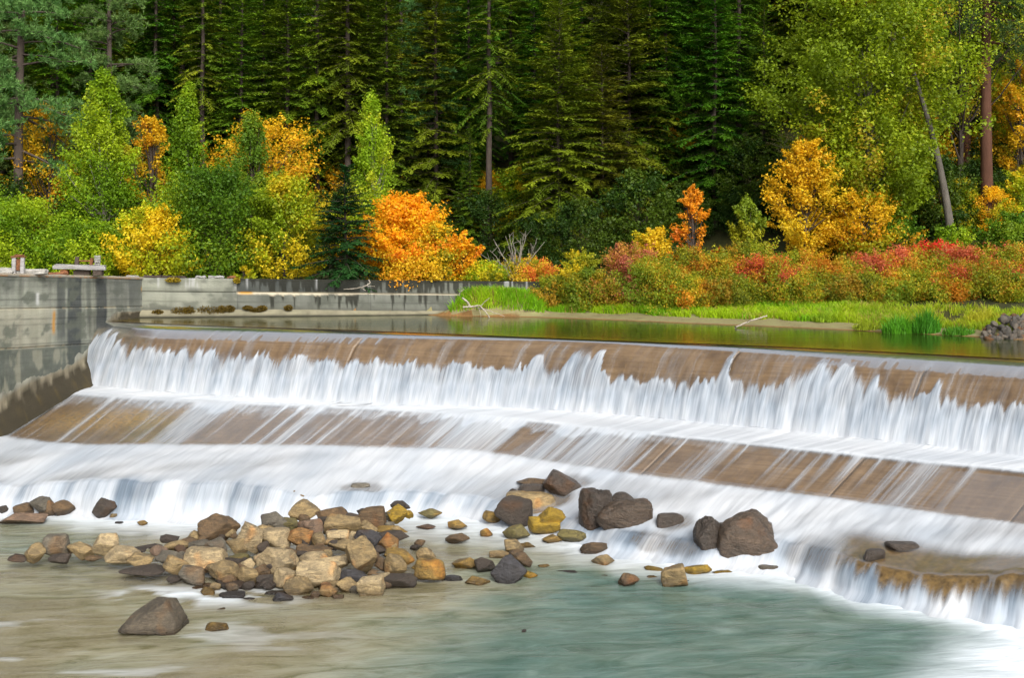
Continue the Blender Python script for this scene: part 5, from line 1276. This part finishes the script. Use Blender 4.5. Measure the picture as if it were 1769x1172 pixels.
# golden understorey glimpsed between the conifer trunks
us = [plant_meshes(broadleaf(300 + k, 3.6, 3.2, .2, 'dome', 110, 60, .13, [ORY, YG, [(A3([.03, .075, .004]), .6), (A3([.07, .12, .005]), .4)]][k], .6, .03, stems=4), M_LEAF, M_BARK) for k in range(3)]
r = np.random.default_rng(15)
zc_ = {}
for k in range(84):
    if k % 2 and 26 < k < 62 and k % 4 == 1: r.random(4); continue
    d = r.uniform(51, 60) if k % 2 else r.uniform(58, 84); px_ = -40 + (k + r.random()) * 22.0; v = r.choice(3, p=[.06, .06, .88] if d < 60 else [.45, .2, .35]); zn = ['leftmost', 'left', 'middle left', 'middle right', 'right', 'rightmost'][min(5, max(0, int(px_ / 295)))]; zc_[(v, zn)] = zc_.get((v, zn), 0) + 1
    plant('understorey_shrub', f"{['golden', 'yellow green', 'dark green'][v]} understorey shrub under the {zn} conifers, {ORD[zc_[(v, zn)] - 1]} from the left", 'shrub', us[v], on_ground(px_, d), r.uniform(0, 6.28), r.uniform(.6, 1.25), 'understorey shrubs on the hillside', stems='stems')

r = np.random.default_rng(25)
for k in range(14):
    px_ = 1430 + 26 * k + r.uniform(-8, 8); d = r.uniform(50.5, 54); v = (2, 1, 2, 0)[k % 4]
    plant('understorey_shrub', f"{['golden', 'yellow green', 'dark green'][v]} shrub in the shade under the birches, {ORD[k]} from the left", 'shrub', us[v], on_ground(px_, d), k * 1.1, r.uniform(.55, .9), 'understorey shrubs under the birches', stems='stems')

# ------------------------------------------------------------------ bare shrub and red-orange shrubs on the bank
def bare_shrub(px_, d, ytop, wpx, label, seed):
    r = np.random.default_rng(seed); o3 = on_ground(px_, d); Ht = height_to(px_, d, ytop); Wd = wpx * d / FPX
    t = thing('bare_shrub', label, 'shrub', tuple(o3))
    tw = []
    for k in range(11):
        a = r.uniform(-1, 1); hh = Ht * r.uniform(.6, 1.0) * (1 - .35 * abs(a)); yy = r.uniform(-.35, .35)
        tt = np.linspace(0, 1, 7)[:, None]
        pts = np.concatenate([a * Wd * .5 * tt ** 1.2 + r.normal(0, .03, (7, 1)), yy * tt, hh * tt - .1], 1)
        V, F_ = tube(pts, np.linspace(.034, .008, 7), 5); link('stem', mesh_np('stem', V, F_, M_BARK_PALE, True), t)
        for q in range(8):
            f = r.uniform(.3, .95); p0 = np.array([np.interp(f, np.linspace(0, 1, 7), pts[:, j]) for j in range(3)])
            dv = np.array([r.normal(0, .4) + a * .3, r.normal(0, .3), r.uniform(.3, .8)]) * r.uniform(.25, .6)
            tw.append(tube(np.stack([p0, p0 + dv * .5 + r.normal(0, .02, 3), p0 + dv]), [.012, .009, .004], 3))
    V, F_ = join(tw); tag(link('twigs', mesh_np('twigs', V, F_, M_BARK_PALE, True), t), kind='stuff')
bare_shrub(893, 45.8, 384, 150, 'bare grey shrub without leaves behind the right end of the back wall', 5)

RED = [(A3([.42, .06, .035]), .25), (A3([.50, .15, .02]), .35), (A3([.34, .24, .012]), .25), (A3([.15, .19, .01]), .15)]
PNK = [(A3([.46, .12, .05]), .3), (A3([.50, .07, .03]), .12), (A3([.50, .25, .02]), .33), (A3([.27, .28, .012]), .25)]
ORB = [(A3([.48, .19, .012]), .35), (A3([.46, .32, .014]), .35), (A3([.19, .23, .01]), .3)]
OGB = [(A3([.34, .20, .012]), .35), (A3([.20, .21, .01]), .35), (A3([.11, .14, .008]), .3)]
GOB = [(A3([.13, .19, .008]), .5), (A3([.28, .26, .012]), .35), (A3([.42, .22, .012]), .15)]
MAG = [(A3([.36, .10, .06]), .35), (A3([.38, .18, .03]), .35), (A3([.22, .20, .014]), .3)]
bushes = [  # px, depth, top, width px, palette, label
 (955, 44.8, 482, 80, OGB, 'ochre green brush at the right end of the back wall beside the mound'),
 (1020, 44.2, 470, 90, GOB, 'low green yellow bush right of the yellow shrub'),
 (1090, 44.5, 428, 120, MAG, 'dusky magenta topped bush, leftmost of the red shrubs'),
 (1135, 43.5, 455, 140, GOB, 'green bush with ochre tips below the magenta bush'),
 (1185, 45, 432, 110, OGB, 'ochre bush under the orange sapling'),
 (1235, 43.8, 445, 120, ORB, 'orange bush right of the green bush with ochre tips'),
 (1290, 44.8, 425, 110, OGB, 'olive ochre bush under the yellow green sapling'),
 (1330, 43.4, 448, 130, RED, 'rust red bush in the middle of the shrub band'),
 (1385, 44.5, 440, 120, ORB, 'orange bush under the layered golden maple'),
 (1375, 42.6, 478, 110, GOB, 'low yellow green bush at the grass edge below the rust red bush'),
 (1440, 43.5, 452, 130, ORB, 'orange bush below the thin golden maple'),
 (1500, 43.8, 446, 120, PNK, 'pink red bush left of the leaning birch foot'),
 (1480, 42.0, 480, 110, OGB, 'low ochre bush in front of the pink red bush'),
 (1560, 43.8, 436, 120, PNK, 'pink red bush right below the birch crown'),
 (1618, 44.6, 424, 110, [(A3([.60, .035, .02]), .6), (A3([.50, .10, .02]), .4)], 'brightest scarlet bush beside the leaning birch trunk'),
 (1590, 42.2, 474, 130, ORB, 'orange bush in front of the scarlet bush'),
 (1670, 43.2, 434, 130, PNK, 'pinkish bush at the foot of the pine trunks'),
 (1700, 41.2, 462, 150, RED, 'large rust red bush near the right edge above the stone heap'),
 (1755, 42.5, 430, 130, PNK, 'pink orange bush cut by the right frame edge'),
 (1765, 40.0, 480, 120, GOB, 'green ochre bush at the right edge behind the yellow grass'),
 (1640, 41.0, 492, 100, ORB, 'low orange bush behind the tall reeds'),
 (1540, 41.6, 490, 90, GOB, 'low yellow green bush behind the left reeds'),
 (1260, 42.6, 485, 110, OGB, 'low ochre bush at the grass edge left of centre right'),
 (1190, 42.8, 486, 90, ORB, 'low rusty bush at the grass edge below the ochre bush'),
 (1850, 41.0, 440, 170, ORB, 'orange bush just beyond the right frame edge'),
 (1960, 39.5, 440, 190, RED, 'rust red bush well beyond the right frame edge'),
 (840, 45.9, 455, 70, YG, 'yellow green shrub behind the wall left of the bare shrub'),
 (910, 46.2, 450, 90, [(A3([.50, .14, .02]), .5), (A3([.5, .35, .02]), .5)], 'rusty orange shrub behind the bare shrub'),
]
for k, (px_, d, yt, wpx, pal, lb) in enumerate(bushes):
    Ht = max(.5, height_to(px_, d, yt)); Wd = wpx * d / FPX; pal = [(c_ * 1.3, w_) for c_, w_ in pal] + [(A3([.40, .36, .012]), .15), (A3([.22, .28, .008]), .15)]
    g = broadleaf(400 + k, Ht, Wd * 1.15, .02, 'dome', int(80 + Wd * 34), 60, .085, pal, .8, .02, stems=6, patch=1.6, inner=.35, crad=.12, up=.5, aspect=.6)
    plant('shrub', lb, 'shrub', plant_meshes(g, M_LEAF, M_BARK), on_ground(px_, d), group='red and orange shrubs on the bank', stems='stems')

# ------------------------------------------------------------------ grass
def blades(c, hgt, wid, lean, r, cols):
    n = len(c); az = r.uniform(0, 6.28, n); side = np.stack([np.cos(az), np.sin(az), 0 * az], 1); la = r.uniform(0, 6.28, n)
    ld = np.stack([np.cos(la), np.sin(la), 0 * la], 1) * (lean * r.random(n) * hgt)[:, None]
    mid = c + ld * .35 + np.outer(hgt * .6, [0, 0, 1]); tip = c + ld + np.outer(hgt, [0, 0, 1]) - np.outer(lean * .3 * hgt * r.random(n), [0, 0, 1])
    w = (wid / 2)[:, None]
    V = np.stack([c - side * w, c + side * w, mid + side * w * .7, mid - side * w * .7, mid - side * w * .7, mid + side * w * .7, tip + side * w * .1, tip - side * w * .1], 1).reshape(-1, 3)
    return V, np.repeat(cols, 8, 0)
def shore_px(px):      # depth of the waterline under a photo column
    for _ in range(1): 
        ds = np.linspace(30, 46, 400); X = (px - CX) / FPX * ds; i = np.argmin(np.abs(ds - shore_y(X))); return ds[i]
r = np.random.default_rng(3)
N = 75000
gxx = r.uniform(-3.4, 19, N); q = r.random(N)
mn = .85 + 1.1 * fbm(gxx * 1.1, 0 * gxx, 2) - .35 * sstep(9, 11, gxx) - .55 * sstep(13, 15, gxx)
dist = mn + (4.6 - mn) * q ** 1.3
gyy = shore_y(gxx) + dist
onm = (np.abs(gxx + .60) < 1.8) & (r.random(N) < .8)
gyy = np.where(onm, 44.30 - .1 * gxx + r.uniform(-.74, .8, N), gyy)
ok = ~((gxx < 1.2) & (gyy > pool_wall_y(gxx) - .05)) & (ground_z(gxx, gyy) > .13) & (fbm(gxx * 1.4, gyy * 1.4, 5) > .30)
gxx, gyy = gxx[ok], gyy[ok]; n = len(gxx)
c = np.stack([gxx, gyy, ground_z(gxx, gyy) - .02], 1)
k = fbm(gxx * .9, gyy * .9, 6, 3)[:, None]; k2 = sstep(10, 13, gxx)[:, None]
cols = np.array([.20, .42, .004]) * (1 - sstep(.4, .65, k)) + np.array([.36, .52, .008]) * sstep(.4, .65, k)
cols = cols * (1 - .45 * k2) + np.array([.36, .34, .02]) * .45 * k2
cols = np.where(r.random((n, 1)) < .05 + .35 * sstep(.55, .7, fbm(gxx * 2.2, gyy * 2.2, 3))[:, None], np.array([[.40, .31, .07]]), cols) * r.uniform(.75, 1.25, (n, 1))
V, K = blades(c, r.uniform(.10, .30, n) * np.where(np.abs(gxx + .6) < 1.9, 1.5, 1.0) * (.7 + .9 * fbm(gxx * 1.3, gyy * 1.3, 1)), r.uniform(.018, .034, n), .9, r, cols)
tag(link('bank_grass', mesh_np('bank_grass', V, qf(len(V) // 4), M_GRASS, False, {'tint': rgba(K)})), 'bright green grass covering the mound and the bank', kind='stuff')
def tuft(px_, py_, z, nbl, hgt, rad, col, name, label, seed, lean=.8, wid=.02, group='grass clumps on the bank', cat='grass clump'):
    r = np.random.default_rng(seed); o3 = Pz(px_, py_, z); o3[2] = float(ground_z(o3[0], o3[1])) - .03
    a = r.uniform(0, 6.28, nbl); rr = rad * np.sqrt(r.random(nbl)); c = np.stack([rr * np.cos(a), rr * np.sin(a) * .7, 0 * a], 1)
    cols = np.array(col) * 1.4 * r.uniform(.7, 1.35, (nbl, 1))
    V, K = blades(c, hgt * r.uniform(.40, 1.15, nbl) * (1 - .5 * (rr / rad) ** 2), np.full(nbl, wid), lean * (.6 + .9 * rr / rad), r, cols)
    o_ = link(name, mesh_np(name, V, qf(len(V) // 4), M_GRASS, False, {'tint': rgba(K)}), None, tuple(o3)); tag(o_, label, cat, group)
tuft(1600, 570, .12, 700, .85, .42, (.045, .17, .008), 'reed_clump', 'tall dark green reed clump, right one of the two by the water', 1, .5, .03, cat='reeds')
tuft(1552, 569, .12, 650, .70, .50, (.07, .22, .008), 'reed_clump', 'green reed clump with arching blades, left one of the two', 2, .7, .03, cat='reeds')
for k, (x, y, nb, h, rd, col, lb) in enumerate(((1500, 563, 500, .42, .5, (.22, .27, .012), 'yellow green grass tussock left of the reeds'), (1430, 556, 500, .45, .5, (.18, .27, .010), 'yellow green grass tussock on the mud edge'), (1375, 551, 400, .38, .4, (.09, .24, .008), 'deep green grass tussock right of the dead pole'), (1265, 545, 450, .35, .4, (.08, .25, .008), 'deep green grass tussock left of the dead pole'), (970, 528, 500, .5, .55, (.10, .30, .008), 'tall bright grass right of the mound'), (1035, 532, 400, .45, .5, (.12, .31, .008), 'bright grass below the green yellow bush'), (1130, 526, 350, .45, .35, (.07, .22, .008), 'spiky green grass below the magenta bush'), (1655, 571, 450, .4, .5, (.06, .18, .008), 'dark green tussock right of the tall reeds'), (1700, 566, 550, .55, .55, (.34, .33, .02), 'yellow grass tussock left of the stone heap'), (1745, 553, 500, .6, .5, (.36, .35, .02), 'yellow grass tussock above the stone heap'), (790, 541, 350, .3, .35, (.08, .24, .008), 'grass tuft on the left toe of the mound'), (1320, 548, 350, .35, .5, (.16, .30, .01), 'light green grass behind the dead pole'))):
    tuft(x, y, .15, nb, h, rd, col, 'grass_tussock', lb, 50 + k, .9, .024)
# brown moss cushions on the footing
for k, (x, y, w, h) in enumerate(((272, 541, 16, 9), (309, 540, 24, 15), (326, 538, 16, 15), (360, 538, 34, 16), (383, 536, 16, 12), (397, 534, 14, 10), (428, 532, 14, 6), (453, 533, 14, 8), (498, 532, 12, 8), (299, 484, 22, 7), (409, 485, 10, 9), (443, 536, 20, 6))):
    X = xw(x); d = float(pool_wall_y(X)) - .16; c0 = P(x, y, d); W_, Hh = 1.35 * w * d / FPX, 1.3 * h * d / FPX
    r = np.random.default_rng(700 + k); n = 520
    g = unit(r.normal(0, 1, (n, 3))) * (r.random((n, 1)) ** .4) * np.array([W_ / 2, .12, Hh / 2]) + np.array([0, 0, 0])
    a_ = unit(r.normal(0, 1, (n, 3))); b_ = unit(np.cross(a_, r.normal(0, 1, (n, 3))))
    col = A3([.13, .085, .008]) if y > 500 else A3([.33, .24, .012])
    V = leaf_quads(g, a_, b_, np.full(n, .06), np.full(n, .04)); K = rgba(np.repeat(col * r.uniform(.5, 1.5, (n, 1)), 4, 0))
    tag(link('moss_clump', mesh_np('moss_clump', V, qf(n), M_GRASS, False, {'tint': K}), None, tuple(c0)), (f"brown moss cushion on the wall footing, {ORD[k]} from the left" if k < 9 else ['yellow moss hanging from the back wall top under the planks', 'yellow moss at the wall joint under the tiny sapling', 'thin brown moss strip low on the wall right of the joint'][k - 9]), 'moss', 'moss clumps on the back wall')
